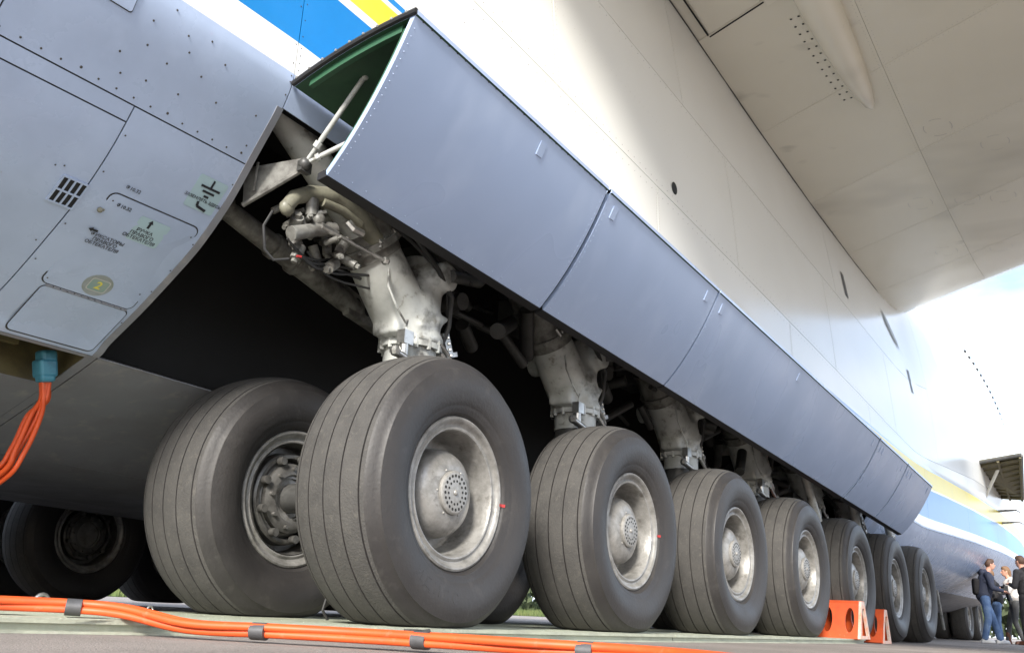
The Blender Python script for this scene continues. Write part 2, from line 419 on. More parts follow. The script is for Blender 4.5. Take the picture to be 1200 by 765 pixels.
# forward keel, the edge strip above the bay, the side wall
for a, b in ((2.353, 5.4), (5.4, 9.0), (9.0, 12.73)): panel(2, 5, a, b, parent=FP)
for a, b in ((2.35, 6.1), (6.1, 9.4), (9.4, 12.73)): panel(12.1, 21, a, b, parent=FP)
for a, b in ((-1.5, 2.35), (2.35, 4.55), (4.55, 7.9), (7.9, 11.2), (11.2, 14.4), (14.4, 17.6)): panel(21, 22.6, a, b, parent=FP)
for a, b in ((-1.5, 3.3), (3.3, 6.9), (6.9, 11.9), (11.9, 17.6)): panel(22.6, 24.6, a, b, parent=FP)
panel(24.6, 28, -1.5, 17.6, parent=FP, dx=2)
for a, b in ((-1.5, 2.35), (2.35, 7.5), (7.5, 12.73)): panel(0, 2, a, b, parent=FP, gap=.002)
for a, b in ((12.73, 16.2), (16.2, 20.4), (20.4, 24.6)):
    panel(0, 5, a, b, parent=FP); panel(5, 13, a, b, parent=FP); panel(13, 21, a, b, parent=FP)
for a, b in ((24.6, 30), (30, 35.5), (35.5, 41), (41, 47.9)):
    panel(0, 13, a, b, parent=FP, gap=.002); panel(13, 21, a, b, parent=FP, gap=.002)
for a, b in ((17.6, 21), (21, 24.6), (24.6, 30), (30, 35.5), (35.5, 41), (41, 47.9)):
    panel(21, 24.6, a, b, parent=FP, gap=.002); panel(24.6, 28, a, b, parent=FP, gap=.002)
panel(0, 12, -16, -1.5, parent=FP, dx=3); panel(12, 28, -16, -1.5, parent=FP, dx=3)
# port side, coarse
panel(0, 12.1, -16, 2.35, parent=FP, dx=3, port=True); panel(12.1, 28, -16, 2.35, parent=FP, dx=3, port=True)
panel(0, 5, 2.35, 12.73, parent=FP, dx=3, port=True); panel(12.1, 28, 2.35, 12.73, parent=FP, dx=3, port=True)
panel(0, 12.1, 12.73, 24.6, parent=FP, dx=1.5, port=True); panel(12.1, 28, 12.73, 24.6, parent=FP, dx=1.5, port=True)
panel(0, 28, 24.6, 47.9, parent=FP, dx=1, port=True)
# raised hatch and lower cover between the cross seam and the frame
def arc_patch(a0, a1, X0, X1, rad=.03, off=.003, th=.003, name='access_hatch', mats='grey_paint', parent=FP, n=5, cut=None):
    """rounded rectangle bent to the surface (a: arc length, X)"""
    loop = []
    for cx, ca, st in ((X1-rad, a1-rad, 0), (X0+rad, a1-rad, 90), (X0+rad, a0+rad, 180), (X1-rad, a0+rad, 270)):
        for i in range(n+1):
            t = R(st+90*i/n); loop.append((cx+rad*math.cos(t), ca+rad*math.sin(t)))
    g = MB(); k = len(loop); mid = (((X0+X1)/2), (a0+a1)/2)
    rings = [1, .97, .66, .33]
    for rr in rings:
        for x, a in loop: 
            X = mid[0]+(x-mid[0])*rr; A_ = mid[1]+(a-mid[1])*rr; g.v.append(surf(s_of_arc(A_), X, off))
    for x, a in loop: g.v.append(surf(s_of_arc(a), x, off-th))
    g.v.append(surf(s_of_arc(mid[1]), mid[0], off))
    for q in range(3):
        for i in range(k): g.face((q*k+i, q*k+(i+1) % k, (q+1)*k+(i+1) % k, (q+1)*k+i))
    for i in range(k):
        g.face((3*k+i, 3*k+(i+1) % k, 5*k)); g.face((i, (i+1) % k, 4*k+(i+1) % k, 4*k+i))
    return g.build(name, mats, parent, smooth=50)
aH0, aH1 = arc_of_z(1.345), arc_of_z(1.655)
arc_patch(aH0-.006, aH1+.006, 1.864, 2.298, .034, off=.0012, th=.001, name='hatch_gap', mats='underlay')
hatch = arc_patch(aH0, aH1, 1.87, 2.292, .03, off=.004)
arc_patch(arc_of_z(1.175), aH0-.011, 1.887, 2.301, .03, off=.0012, th=.001, name='hatch_gap', mats='underlay')
arc_patch(arc_of_z(1.18), aH0-.016, 1.892, 2.296, .026, off=.004, name='cover_panel', mats='grey_paint')
# hinge line between them
g = MB()
for i in range(12): g.tube([surf(s_of_arc(aH0-.008), 1.90+i*.032, .005), surf(s_of_arc(aH0-.008), 1.928+i*.032, .005)], .0045, 8)
g.build('hatch_hinge', 'belly_paint', FP)
for s_a, s_b in ((5.0, 8.4), (8.4, 12.1)): panel(s_a, s_b, 2.318, 2.353, 'frame_flange', FP, gap=.0005, off=.0035, th=.004, dx=.05, one=0, mats=['belly_paint'], ds=.2)
# strips drawn by the printing on the skin
def flat_text(txt, size, X, a, mats='ink', name='stencil_text', off=.0062, rot=0, parent=FP, shear=0):
    cu = bpy.data.curves.new('t', 'FONT'); cu.body = txt; cu.size = size; cu.align_x = 'CENTER'; cu.align_y = 'CENTER'; cu.resolution_u = 2; cu.space_line = .95; cu.offset = size*.022
    ob = bpy.data.objects.new('t', cu); col.objects.link(ob)
    bpy.context.view_layer.update()
    me = bpy.data.meshes.new_from_object(ob.evaluated_get(bpy.context.evaluated_depsgraph_get()))
    bpy.data.objects.remove(ob)
    c, s_ = math.cos(rot), math.sin(rot)
    for v in me.vertices:
        x, y = v.co.x, v.co.y; x2 = x*c-y*s_; y2 = x*s_+y*c
        v.co = surf(s_of_arc(a+y2), X+x2, off)
    me.materials.clear(); me.materials.append(MT[mats])
    o = bpy.data.objects.new(name, me); col.objects.link(o); o.parent = parent; o.location = -wloc(parent)
    return o
def decal_poly(pts, X, a, mats, name, off=.0055, parent=FP):
    """flat printed shape; pts (x, up) about its centre"""
    g = MB(); g.v = [surf(s_of_arc(a+y), X+x, off) for x, y in pts]; g.face(range(len(pts)))
    return g.build(name, mats, parent, smooth=0)
def bar(x0, y0, x1, y1, w):
    dx, dy = x1-x0, y1-y0; l = math.hypot(dx, dy); nx, ny = -dy/l*w/2, dx/l*w/2
    return [(x0+nx, y0+ny), (x1+nx, y1+ny), (x1-nx, y1-ny), (x0-nx, y0-ny)]
def circ(r, n=20, rx=None): return [(r*math.cos(2*math.pi*i/n)*(rx or 1), r*math.sin(2*math.pi*i/n)) for i in range(n)]
aT = arc_of_z(1.575)
flat_text('РУЧКА\nПРАВОГО\nОБТЕКАТЕЛЯ', .023, 2.085, aT-.012, 'ink_faded')
flat_text('ФИКСАТОРЫ\nПРАВОГО\nОБТЕКАТЕЛЯ', .023, 1.975, arc_of_z(1.51), 'ink_faded')
decal_poly(bar(0, 0, 0, .024, .011), 2.085, aT+.03, 'ink', 'stencil_arrow', .0062); decal_poly([(-.012, 0), (.012, 0), (0, .018)], 2.085, aT+.054, 'ink', 'stencil_arrow', .0064)
decal_poly(bar(-.012, 0, .014, 0, .011), 1.905, arc_of_z(1.532), 'ink', 'stencil_arrow', .0062); decal_poly([(-.028, 0), (-.01, .012), (-.01, -.012)], 1.905, arc_of_z(1.532), 'ink', 'stencil_arrow', .0064)
arc_patch(aT-.05, aT+.075, 2.03, 2.175, .01, off=.0052, th=.0005, name='decal_patch', mats='decal_green')
flat_text('Ф10.32', .022, 1.935, arc_of_z(1.687), 'ink_faded'); flat_text('Ф10.32', .022, 1.945, arc_of_z(1.625), 'ink_faded')
# earthing mark
aG = arc_of_z(1.785)
arc_patch(aG-.10, aG+.055, 2.155, 2.30, .01, off=.0022, th=.0005, name='decal_patch', mats='decal_green')
for i, b in enumerate((bar(0, 0, 0, .036, .010), bar(-.048, -.002, .048, -.002, .010), bar(-.03, -.022, .03, -.022, .010), bar(-.012, -.042, .012, -.042, .010))):
    decal_poly(b, 2.228, aG+.012, 'ink', 'earth_symbol', .0048+.0002*i)
flat_text('ЗАЗЕМЛЯТЬ ЗДЕСЬ', .019, 2.225, aG-.050, 'ink_faded', off=.005)
decal_poly(bar(-.018, -.004, .03, -.012, .012), 2.232, aG-.078, 'ink', 'earth_symbol', .0048); decal_poly(bar(-.018, -.004, -.024, .018, .012), 2.232, aG-.078, 'ink', 'earth_symbol', .005)
# faded number in a rounded frame
aN = arc_of_z(1.385)
decal_poly(circ(.062, 20, 1.05), 2.085, aN, 'decal_stain', 'number_stain', .0046)
fr = []
for ri, (w, h) in enumerate(((.044, .036), (.040, .032))):
    decal_poly([(sx*(w-.012)+.012*math.cos(t)*1, sy*(h-.012)+.012*math.sin(t)) for sx, sy, q in ((1, 1, 0), (-1, 1, 1), (-1, -1, 2), (1, -1, 3)) for t in [R(q*90+i*30) for i in range(4)]], 2.088, aN, ('decal_pale', 'decal_teal')[ri], 'number_frame', .0050+.0004*ri)
flat_text('2', .058, 2.088, aN, 'decal_yellow', 'number_two', .0062)
# quick-release latch, green and dirty
g = MB(); p = surf(s_of_arc(arc_of_z(1.59)), 1.868, .004); g.ball(p, .012, 10); g.box(p+Vector((.008, 0, .008)), (.02, .008, .012))
g.build('latch', 'olive_arm', FP)
# vent grille: frame, bars and the dark opening behind them
aV = arc_of_z(1.60); X0, X1, hV = 1.67, 1.772, .060
arc_patch(aV-hV, aV+hV, X0, X1, .006, off=.0022, th=.001, name='vent_opening', mats='hole')
g = MB()
def strip(g, x0, a0, x1, a1, w, off=.006, th=.006):
    q = []
    for o in (off, off-th):
        for x, y in bar(x0, a0, x1, a1, w): q.append(surf(s_of_arc(y), x, o))
    g.add(q, [(0, 1, 2, 3), (4, 7, 6, 5), (0, 4, 5, 1), (1, 5, 6, 2), (2, 6, 7, 3), (3, 7, 4, 0)])
for x in (X0, X1):
    for q in range(4): strip(g, x, aV-hV+hV*q/2, x, aV-hV+hV*(q+1)/2, .007)
for a in (aV-hV, aV, aV+hV): strip(g, X0-.003, a, X1+.003, a, .007, .0063)
for i in (1, 2, 3):
    for q in range(4): strip(g, X0+(X1-X0)*i/4, aV-hV+hV*q/2, X0+(X1-X0)*i/4, aV-hV+hV*(q+1)/2, .007)
g.build('vent_grille', 'grey_paint', FP, smooth=0)
arc_patch(arc_of_z(2.18), arc_of_z(2.27), 1.28, 1.594, .01, off=.0022, th=.002, name='cover_gap', mats='underlay')
arc_patch(arc_of_z(2.184), arc_of_z(2.27), 1.28, 1.59, .01, off=.006, name='cover_panel')
# rivets and fasteners
rv = MB()
def rivet(s, X, r=.006, off=.001):
    c = surf(s, X, off); n = (surf(s, X, off+.01)-c).normalized(); a = Vector((1, 0, 0)); b = n.cross(a).normalized()
    o = len(rv.v); k = 7
    for rr, hh in ((1, 0), (.6, .35)):
        for j in range(k):
            t = 2*math.pi*j/k; rv.v.append(c+(a*math.cos(t)+b*math.sin(t))*r*rr+n*r*hh)
    for j in range(k): rv.face((o+j, o+(j+1) % k, o+k+(j+1) % k, o+k+j))
    rv.face([o+k+j for j in range(k)])
for i in range(16):
    rivet(sA+.12, 1.15+i*.075, .0046) if i % 5 else rivet(sA+.16, 1.15+i*.075, .006)
for i in range(26): rivet(5.3+(20.9-5.3)*i/26, 2.335, .004)
for i in range(34): rivet(13+8*i/34, 2.368, .0035)
for i in range(17): rivet(13.5+7.5*i/17, 3.52, .0035)
for dxx in (0, .05): 
    for i in range(40): rivet(21+3.6*i/40, 3.3+dxx, .0035)
for i in range(150): rivet(20.86, 2.5+i*.1, .0035)
for i in range(150): rivet(21.10, 2.5+i*.1, .0035)
for i in range(130): rivet(22.55, 3+i*.11, .0035)
for x, z in ((1.62,2.06),(1.70,2.12),(1.76,2.02),(1.80,2.10),(1.86,2.17),(1.90,2.03),(1.95,2.12),(2.02,2.2),(1.83,2.22),(1.93,2.25),(2.06,2.07),(1.68,2.2),(1.75,2.28),(1.66,2.0),(2.25,2.1),(2.28,1.99)):
    rivet(zs(z), x, .0048)
for x, z in ((1.79,1.83),(1.79,1.70),(1.79,1.52),(1.79,1.40),(1.80,1.25),(1.75,1.6),(1.74,1.45),(1.62,1.66),(1.65,1.67),(2.31,1.84),(2.31,1.6),(2.31,1.5),(2.31,1.42),(2.31,1.3),(1.89,1.63),(2.28,1.62),(2.275,1.40),(1.885,1.36)):
    rivet(zs(z), x, .0038, .004)
tag(rv.build('rivets', 'dirt', FP), kind='stuff')
rv = MB()
for X, a, b in ((4.55, 21, 22.6), (7.9, 21, 22.6), (11.2, 21, 22.6), (14.4, 21, 22.6), (6.9, 22.6, 24.2), (11.9, 22.6, 24.2), (6.1, 18, 21), (9.4, 18, 21)):
    for dx_ in (-.025, .025):
        n_ = int((b-a)*20)
        for i in range(n_): rivet(a+(b-a)*i/n_, X+dx_, .0036)
for s_ in (21.9, 23.4):
    for i in range(190): rivet(s_, 2.6+i*.08, .0030)
tag(rv.build('skin_rivets', 'stain', FP), kind='stuff')
# round vent, dark slots and a half-open flap on the white side
g = MB(); c = surf(21.25, 6.45, .003); n = Vector((0, -1, 0))
g.add([c+Vector((.055*math.cos(t), -.001, .055*math.sin(t))) for t in [2*math.pi*i/20 for i in range(20)]], [tuple(range(20))]); g.build('drain_port', 'hole', FP, smooth=0)
for X, s_, h in ((12.55, 23.02, .30), (16.4, 22.58, .26)):
    g = MB(); pts = [surf(s_+ds, X+dx, .006) for dx, ds in ((-.07, -.20), (.09, -.20), (.07, .22), (-.09, .22))]
    g.add(pts, [(0, 1, 2, 3)]); g.build('air_slot', 'gear_dark', FP, smooth=0)
g = MB(); g.add([surf(s_, X, .012) for X, s_ in ((15.15, 23.60), (15.5, 23.52), (15.95, 23.26), (16.0, 23.12), (15.65, 23.24), (15.3, 23.40))], [(0, 1, 2, 3, 4, 5)]); g.build('air_flap', 'olive_arm', FP, smooth=0)
# recess with the ground power socket
g = MB()
q = [surf(s_, X, -.004) for X, s_ in ((1.44, 4.1), (2.30, 4.1), (2.30, 4.9), (1.44, 4.9))]; upv = Vector((0, .05, .20))
g.add(q+[v+upv for v in q], [(4, 5, 6, 7), (0, 1, 5, 4), (1, 2, 6, 5), (2, 3, 7, 6), (3, 0, 4, 7)]); g.build('socket_recess', 'olive_inside', FP, smooth=0)
g = MB()
for i in range(10):
    p = Vector((random.uniform(1.6, 2.15), random.uniform(4.08, 4.24), random.uniform(1.2, 1.3))); g.box(p, (random.uniform(.03, .1), .04, random.uniform(.03, .1)))
tag(g.build('socket_fittings', 'olive_inside', FP, smooth=0), kind='stuff')
# ------------------------------------------------------------------ wheel bay (both sides)
def dzx(X): return lerp_tab(DZ, X)
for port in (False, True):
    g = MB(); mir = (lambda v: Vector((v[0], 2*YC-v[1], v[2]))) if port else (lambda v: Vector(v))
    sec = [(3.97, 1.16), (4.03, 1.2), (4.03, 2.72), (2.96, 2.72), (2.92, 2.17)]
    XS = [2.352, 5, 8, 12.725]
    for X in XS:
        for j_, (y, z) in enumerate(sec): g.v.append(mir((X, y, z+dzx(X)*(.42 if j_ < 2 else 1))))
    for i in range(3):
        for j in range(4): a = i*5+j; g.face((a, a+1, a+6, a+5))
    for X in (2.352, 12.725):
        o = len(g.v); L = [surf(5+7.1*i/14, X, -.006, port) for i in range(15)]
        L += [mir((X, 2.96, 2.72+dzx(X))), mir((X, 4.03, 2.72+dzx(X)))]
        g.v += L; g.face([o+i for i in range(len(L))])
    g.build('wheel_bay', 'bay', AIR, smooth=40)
# ------------------------------------------------------------------ gear doors
def door_sec(X):
    t = X-2.35; dzb = -.047*t; dzc = -.044*t
    A_ = Vector((X, 2.84, 2.285-.045*t)); B_ = Vector((X, 2.155, 2.41+dzb)); C_ = Vector((X, 2.565, 1.775+dzc))
    ctl = Vector((X, 2.325, 2.02+(dzb+dzc)/2))
    bc = [B_*(1-u)**2+ctl*2*u*(1-u)+C_*u*u for u in [i/12 for i in range(13)]]
    ctl2 = (A_+B_)/2+Vector((0, 0, .05))
    ab = [A_*(1-u)**2+ctl2*2*u*(1-u)+B_*u*u for u in [i/8 for i in range(9)]]
    return ab, bc
def sheet(sec_pts_at, XS, th, inward, name, mats, parent, m_in=None):
    """a thick curved sheet: sec_pts_at(X) -> polyline; inward: unit-ish offset function"""
    g = MB(); k = None
    for lay in (0, 1):
        for X in XS:
            P = sec_pts_at(X); k = len(P)
            for i, p in enumerate(P):
                a = P[max(i-1, 0)]; b = P[min(i+1, k-1)]; t = (b-a).normalized(); n = Vector((0, -t.z, t.y))
                if n.dot(inward) < 0: n = -n
                g.v.append(p+n*th*lay)
    nX = len(XS); N0 = nX*k
    for i in range(nX-1):
        for j in range(k-1):
            a = i*k+j; g.face((a, a+1, a+k+1, a+k), 0); g.face((a+N0, a+k+N0, a+k+1+N0, a+1+N0), 1)
    for i in range(nX-1):
        for j in (0, k-1): a = i*k+j; g.face((a, a+k, a+k+N0, a+N0), 0)
    for j in range(k-1):
        for i in (0, nX-1): a = i*k+j; g.face((a, a+1, a+1+N0, a+N0), 0)
    return g.build(name, mats, parent, smooth=50)
DOORS = [(2.35, 3.980), (4.014, 5.555), (5.575, 9.985), (10.03, 11.305), (11.345, 12.72)]
for di, (xa, xb) in enumerate(DOORS):
    n = max(2, int((xb-xa)/.5)); XS = [xa+(xb-xa)*i/n for i in range(n+1)]
    d = sheet(lambda X: door_sec(X)[1], XS, .022, Vector((0, 1, .6)), 'gear_door', ['door_paint', 'green_primer'], AIR)
    d['label'] = ['rearmost grey gear door with open green end', 'second grey gear door from the open green end', 'long grey gear door over the middle wheels', 'short grey gear door before the last one', 'foremost grey gear door with tapered end'][di]
    tp = sheet(lambda X: door_sec(X)[0], XS, .022, Vector((0, .3, -1)), 'door_top', ['door_paint', 'green_primer'], d)
    g = MB()                                                   # black rubber seal along the lower edge
    for X in XS:
        C_ = door_sec(X)[1][-1]
        g.v += [C_+Vector((0, .003, -.003)), C_+Vector((0, .055, -.012)), C_+Vector((0, .055, .02)), C_+Vector((0, .01, .03))]
    for i in range(len(XS)-1):
        for j in range(4): a = i*4; g.face((a+j, a+(j+1) % 4, a+4+(j+1) % 4, a+4+j))
    g.face((0, 1, 2, 3)); e = (len(XS)-1)*4; g.face((e, e+1, e+2, e+3))
    g.build('edge_seal', 'seal', d, smooth=30)
    # hinge tabs near the upper edge, raised a little
    for xt in ([xa+(xb-xa)*.62] if di in (0,) else [xa+.10, xb-.12] if di < 2 else [xa+.12, (xa+xb)/2-.4, xb-.15]):
        g = MB(); P = door_sec(xt)[1]; n_ = Vector((0, -(P[2]-P[0]).z*-1, 0)); t = (P[2]-P[0]).normalized(); nn = Vector((0, -abs(t.z), -abs(t.y)*.6)).normalized()
        c = P[0]+t*.10; rot = Matrix((Vector((1, 0, 0)), t, nn)).transposed()
        g.box(c+nn*.002, (.05, .07, .006), rot); g.build('hinge_tab', 'door_paint', d, smooth=0)
    g = MB(); fr_ = []
    nf = int((xb-xa)/.085)
    for i in range(nf):
        X = xa+.04+i*.085; P2 = door_sec(X)[1]; fr_ += [(P2[0].lerp(P2[1], .45)), (P2[-1].lerp(P2[-2], .5))]
    for X in (xa+.022, xb-.022):
        P2 = door_sec(X)[1]
        for i in range(1, 12): fr_ += [P2[i], P2[i].lerp(P2[i+1], .5)]
    for p in fr_: g.ball(p+Vector((0, -.0002, -.0002)), (.0036, .0022, .0036), 6)
    tag(g.build('door_fastener', 'grey_paint', d), kind='stuff')
    # inner ribs
    for X in [xa+.03+(xb-xa-.06)*i/max(1, round((xb-xa)/.8)) for i in range(max(1, round((xb-xa)/.8))+1)]:
        ab, bc = door_sec(X); g = MB()
        for P, inn in ((ab, Vector((0, .15, -1))), (bc, Vector((0, 1, .3)))):
            Q = [p+inn.normalized()*.024 for p in P[1:-1]]; Q2 = [p+inn.normalized()*.055 for p in P[1:-1]]
            for i in range(len(Q)-1): g.add([Q[i]+Vector((-.012, 0, 0)), Q[i+1]+Vector((-.012, 0, 0)), Q2[i+1]+Vector((-.012, 0, 0)), Q2[i]+Vector((-.012, 0, 0)), Q[i]+Vector((.012, 0, 0)), Q[i+1]+Vector((.012, 0, 0)), Q2[i+1]+Vector((.012, 0, 0)), Q2[i]+Vector((.012, 0, 0))],
                 [(0, 1, 2, 3), (4, 7, 6, 5), (0, 4, 5, 1), (3, 2, 6, 7), (0, 3, 7, 4), (1, 5, 6, 2)])
        g.build('inner_rib', 'green_rib', d, smooth=0)
    if di == 0:
        g = MB()                                               # dark rim with bolts on the open end
        P = door_sec(2.345)[0]; g.tube([p+Vector((0, 0, -.008)) for p in P], .014, 8); g.build('end_rim', 'seal', d)
        g = MB()
        for i in range(9): 
            p = P[0].lerp(P[-1], (i+.4)/9)+Vector((-.013, 0, .022-.10*((i+.4)/9-.5)**2)); g.ball(p, .007, 8)
        tag(g.build('rim_bolts', 'steel', d), kind='stuff')
        g = MB()
        for i in range(28):
            X = 2.4+i*.058; P2 = door_sec(X)[1]; p = P2[0]+(P2[1]-P2[0])*.35+Vector((0, -.001, 0)); g.ball(p, .0045, 6)
        tag(g.build('edge_rivets', 'dirt', d), kind='stuff')
    if di == 4:
        g = MB(); ab, bc = door_sec(12.72); L = ab+bc[1:]; g.add(L+[p+Vector((.02, 0, 0)) for p in L], [tuple(range(len(L))), tuple(range(len(L), 2*len(L)))]+[(i, i+1, i+1+len(L), i+len(L)) for i in range(len(L)-1)])
        g.build('end_cap', 'door_paint', d, smooth=0)
# port doors: one long one is all that can be glimpsed
g = MB()
XS = [2.35+i*1.04 for i in range(11)]
for X in XS:
    ab, bc = door_sec(X); L = [ab[0], ab[4], bc[0], bc[4], bc[8], bc[12]]
    for p in L: g.v.append(Vector((p.x, 2*YC-p.y, p.z)))
for i in range(10):
    for j in range(5): a = i*6+j; g.face((a, a+1, a+7, a+6))
dp = g.build('gear_door', 'door_paint', AIR); dp['label'] = 'gear doors on the far side of the aircraft'
# ------------------------------------------------------------------ wheels
AX_Z, WY, WY2, WX0, WSP = .625, 2.745, 3.780, 3.3256, 1.7465
def tyre_mesh(zmin):
    half = []   # (r, y) from bead to crown on one side, y>0; grooves on the tread
    half += [(.325, .150), (.338, .186, 0), (.347, .199), (.356, .207), (.362, .2155), (.366, .2155), (.372, .222), (.376, .222), (.383, .229), (.387, .2285), (.395, .2345), (.42, .243), (.455, .2515), (.488, .2545), (.52, .2505), (.548, .241), (.556, .2385), (.558, .232), (.578, .219), (.596, .2025), (.6055, .1915)]
    half = [h[:2] for h in half]; mats = [0]*(len(half))
    def crown(y): return .6055+.0315*(1-(abs(y)/.1915)**2.4)
    tr = []
    for yc in (.172, .088, .0):
        tr += [(crown(yc+.0036), yc+.0036, 1), (crown(yc)-.008, yc+.0022, 2), (crown(yc)-.008, yc-.0022, 2), (crown(yc-.0036), yc-.0036, 1)]
        if yc > 0: tr += [(crown(yc-.025), yc-.025, 1), (crown(yc-.045), yc-.045, 1), (crown(yc-.065), yc-.065, 1)]
    prof = half+[(a, b) for a, b, _ in tr]
    seq = [0]*(len(half)-1)+[1]
    seq += [2 if (tr[i][2] == 2 or tr[i+1][2] == 2) else 1 for i in range(len(tr)-1)]
    # mirror (the centre groove is already symmetric, drop its second half from the mirror)
    left = [(r, -y) for r, y in prof[:-2]][::-1]
    lm = seq[:len(prof)-3][::-1]
    full = prof[:-2]+left
    fm = seq[:len(prof)-3]+[2]+lm
    g = MB(); n = 104; g.revolve(full, n, fm)
    for v in g.v:
        a = math.atan2(v.x, -v.z)
        w = math.exp(-(a/.42)**2); rr = math.hypot(v.x, v.z)
        if .36 < rr < .60: v.y *= 1+.055*w
        if v.z < zmin+.02:
            d = zmin+.02-v.z; v.z = zmin+.02-min(d, .02*(1-math.exp(-d/.02)))
            if v.z < zmin: v.z = zmin
    return g
RIM = [(.30,-.12),(.338,-.178),(.346,-.194),(.343,-.203),(.334,-.207),(.324,-.204),(.318,-.195),(.312,-.186),(.303,-.183),(.296,-.187),(.290,-.190),(.284,-.188),(.279,-.178),(.274,-.13),(.270,-.06),(.263,-.025),(.25,-.01),(.225,-.004),(.207,-.008),(.203,-.03),(.201,-.085),(.193,-.118),(.177,-.142),(.152,-.159),(.122,-.169),(.100,-.173)]
def rim_mesh():
    g = MB(); g.revolve(RIM, 72)
    g.revolve([(.10, -.16), (.0, -.16)], 72)
    # back of the wheel
    g.revolve([(.30, -.12), (.28, .02), (.30, .16), (.338, .178), (.346, .194), (.334, .206), (.316, .19), (.29, .18), (.27, .10), (.25, .06), (.10, .05), (.02, .05)], 48)
    return g
def cap_mesh():
    g = MB(); g.revolve([(.099, -.165), (.0985, -.184), (.093, -.190), (.086, -.1915), (.0, -.1915)], 48); g.ball((0, -.193, 0), (.014, .008, .014), 10)
    for k in range(6):
        a = k*1.047; g.ball((.109*math.cos(a), -.172, .109*math.sin(a)), (.006, .005, .006), 6)
    return g
def holes_mesh():
    g = MB()
    for n, rr, r in ((20, .076, .0072), (14, .052, .0062)):
        for k in range(n):
            a = 2*math.pi*(k+.3)/n; c = Vector((rr*math.cos(a), -.1925, rr*math.sin(a)))
            g.add([c+Vector((r*math.cos(t), 0, r*math.sin(t))) for t in [2*math.pi*i/10 for i in range(10)]], [tuple(range(10))])
    return g
def brake_mesh():
    g = MB(); g.revolve([(.279, -.19), (.265, -.10), (.262, -.085), (.235, -.085), (.232, -.15), (.222, -.16), (.205, -.16), (.20, -.10), (.18, -.09), (.175, -.17), (.15, -.185), (.12, -.185), (.115, -.06), (.0, -.06)], 48)
    for k in range(9):
        a = 2*math.pi*k/9; c = Vector((.205*math.cos(a), -.165, .205*math.sin(a))); g.tube([c, c+Vector((0, -.035, 0))], .021, 10)
        c = Vector((.15*math.cos(a+.3), -.18, .15*math.sin(a+.3))); g.tube([c, c+Vector((0, -.02, 0))], .01, 8)
    return g
tyre_p = tyre_mesh(.043-AX_Z); tyre_g = tyre_mesh(0-AX_Z)
def make_wheel(name, kind, tyre):
    o = rim_mesh().build(name, 'rim_paint', AIR, loc=Vector((0, 0, 0)))
    t = tyre.build('tyre', ['rubber', 'tread', 'rubber'], o, smooth=55, loc=Vector((0, 0, 0)))
    if kind == 'outer':
        c = cap_mesh().build('hub_cap', 'cap_paint', o, loc=Vector((0, 0, 0))); tag(holes_mesh().build('vent_hole', 'hole', o, smooth=0, loc=Vector((0, 0, 0))), kind='stuff')
    else:
        brake_mesh().build('brake', 'brake', o, loc=Vector((0, 0, 0)))
    return o
AL = Vector(AIR.location)
w_out = make_wheel('wheel', 'outer', tyre_p); w_in = make_wheel('wheel', 'inner', tyre_p)
w_outg = make_wheel('wheel', 'outer', tyre_g); w_ing = make_wheel('wheel', 'inner', tyre_g)
done = set()
def put_wheel(src, pos, spin=0, flip=False):
    loc = Vector(pos)-AL
    if src.name not in done: done.add(src.name); o = src; o.location = loc
    else: o = copy_tree(src, AIR, loc)
    if flip: o.rotation_euler = (0, 0, math.pi)
    # turn the rim, the cap and its holes; the tyre keeps its flat contact patch below
    for ch in o.children:
        if ch.name.split('.')[0] in ('hub_cap', 'vent_hole', 'brake'): ch.rotation_euler = (0, spin, 0)
    return o
names7 = ['rearmost', 'second from the rear', 'third from the rear', 'fourth from the rear', 'fifth from the rear, between two orange chocks', 'sixth from the rear', 'foremost']
MARK = []
for k in range(7):
    X = WX0+k*WSP; gnd = k >= 5
    o = put_wheel(w_outg if gnd else w_out, (X, WY, AX_Z), spin=k*1.3); o['label'] = 'outer wheel, '+names7[k]
    if k < 2: MARK.append((k, o))
    o = put_wheel(w_ing if gnd else w_in, (X, WY2, AX_Z), spin=k*.9); o['label'] = 'inner wheel, '+names7[k]
    if k < 5:
        o = put_wheel(w_in, (X, 2*YC-WY2, AX_Z), spin=k*.7); o['label'] = 'far-side inner wheel in shadow, '+names7[k].split(',')[0]
        o = put_wheel(w_out, (X, 2*YC-WY, AX_Z), flip=True); o['label'] = 'far-side outer wheel in shadow, '+names7[k].split(',')[0]
for k, o in MARK:
    g = MB(); a = -.05+.05*k; g.add([(.341*math.cos(a+t), -.2085, .341*math.sin(a+t)) for t in (-.02, .02)]+[(.328*math.cos(a+t), -.2075, .328*math.sin(a+t)) for t in (.02, -.02)], [(0, 1, 2, 3)])
    g.add([(.362*math.cos(a+t), -.2175, .362*math.sin(a+t)) for t in (-.02, .02)]+[(.346*math.cos(a+t), -.205, .346*math.sin(a+t)) for t in (.02, -.02)], [(0, 1, 2, 3)])
    g.build('red_slip_mark', 'red_mark', o, smooth=0, loc=Vector((0, 0, 0)))
cu = bpy.data.curves.new('t', 'FONT'); cu.body = 'ИДИЛС'; cu.size = .075; cu.align_x = 'CENTER'; cu.align_y = 'CENTER'; cu.extrude = .0012; cu.resolution_u = 2; cu.space_character = 1.25
ob = bpy.data.objects.new('t', cu); col.objects.link(ob); bpy.context.view_layer.update()
me = bpy.data.meshes.new_from_object(ob.evaluated_get(bpy.context.evaluated_depsgraph_get())); bpy.data.objects.remove(ob)
for v in me.vertices:
    a = R(-112)+v.co.x/.47; r_ = .462-v.co.y*.9; yb = lerp_tab([(.395, .2345), (.42, .243), (.455, .2515), (.488, .2545), (.52, .2505), (.548, .241)], r_)*(1+.055*math.exp(-((a+math.pi/2)/.42)**2))
    v.co = (r_*math.cos(a), -yb-.0004-v.co.z*.6, r_*math.sin(a))
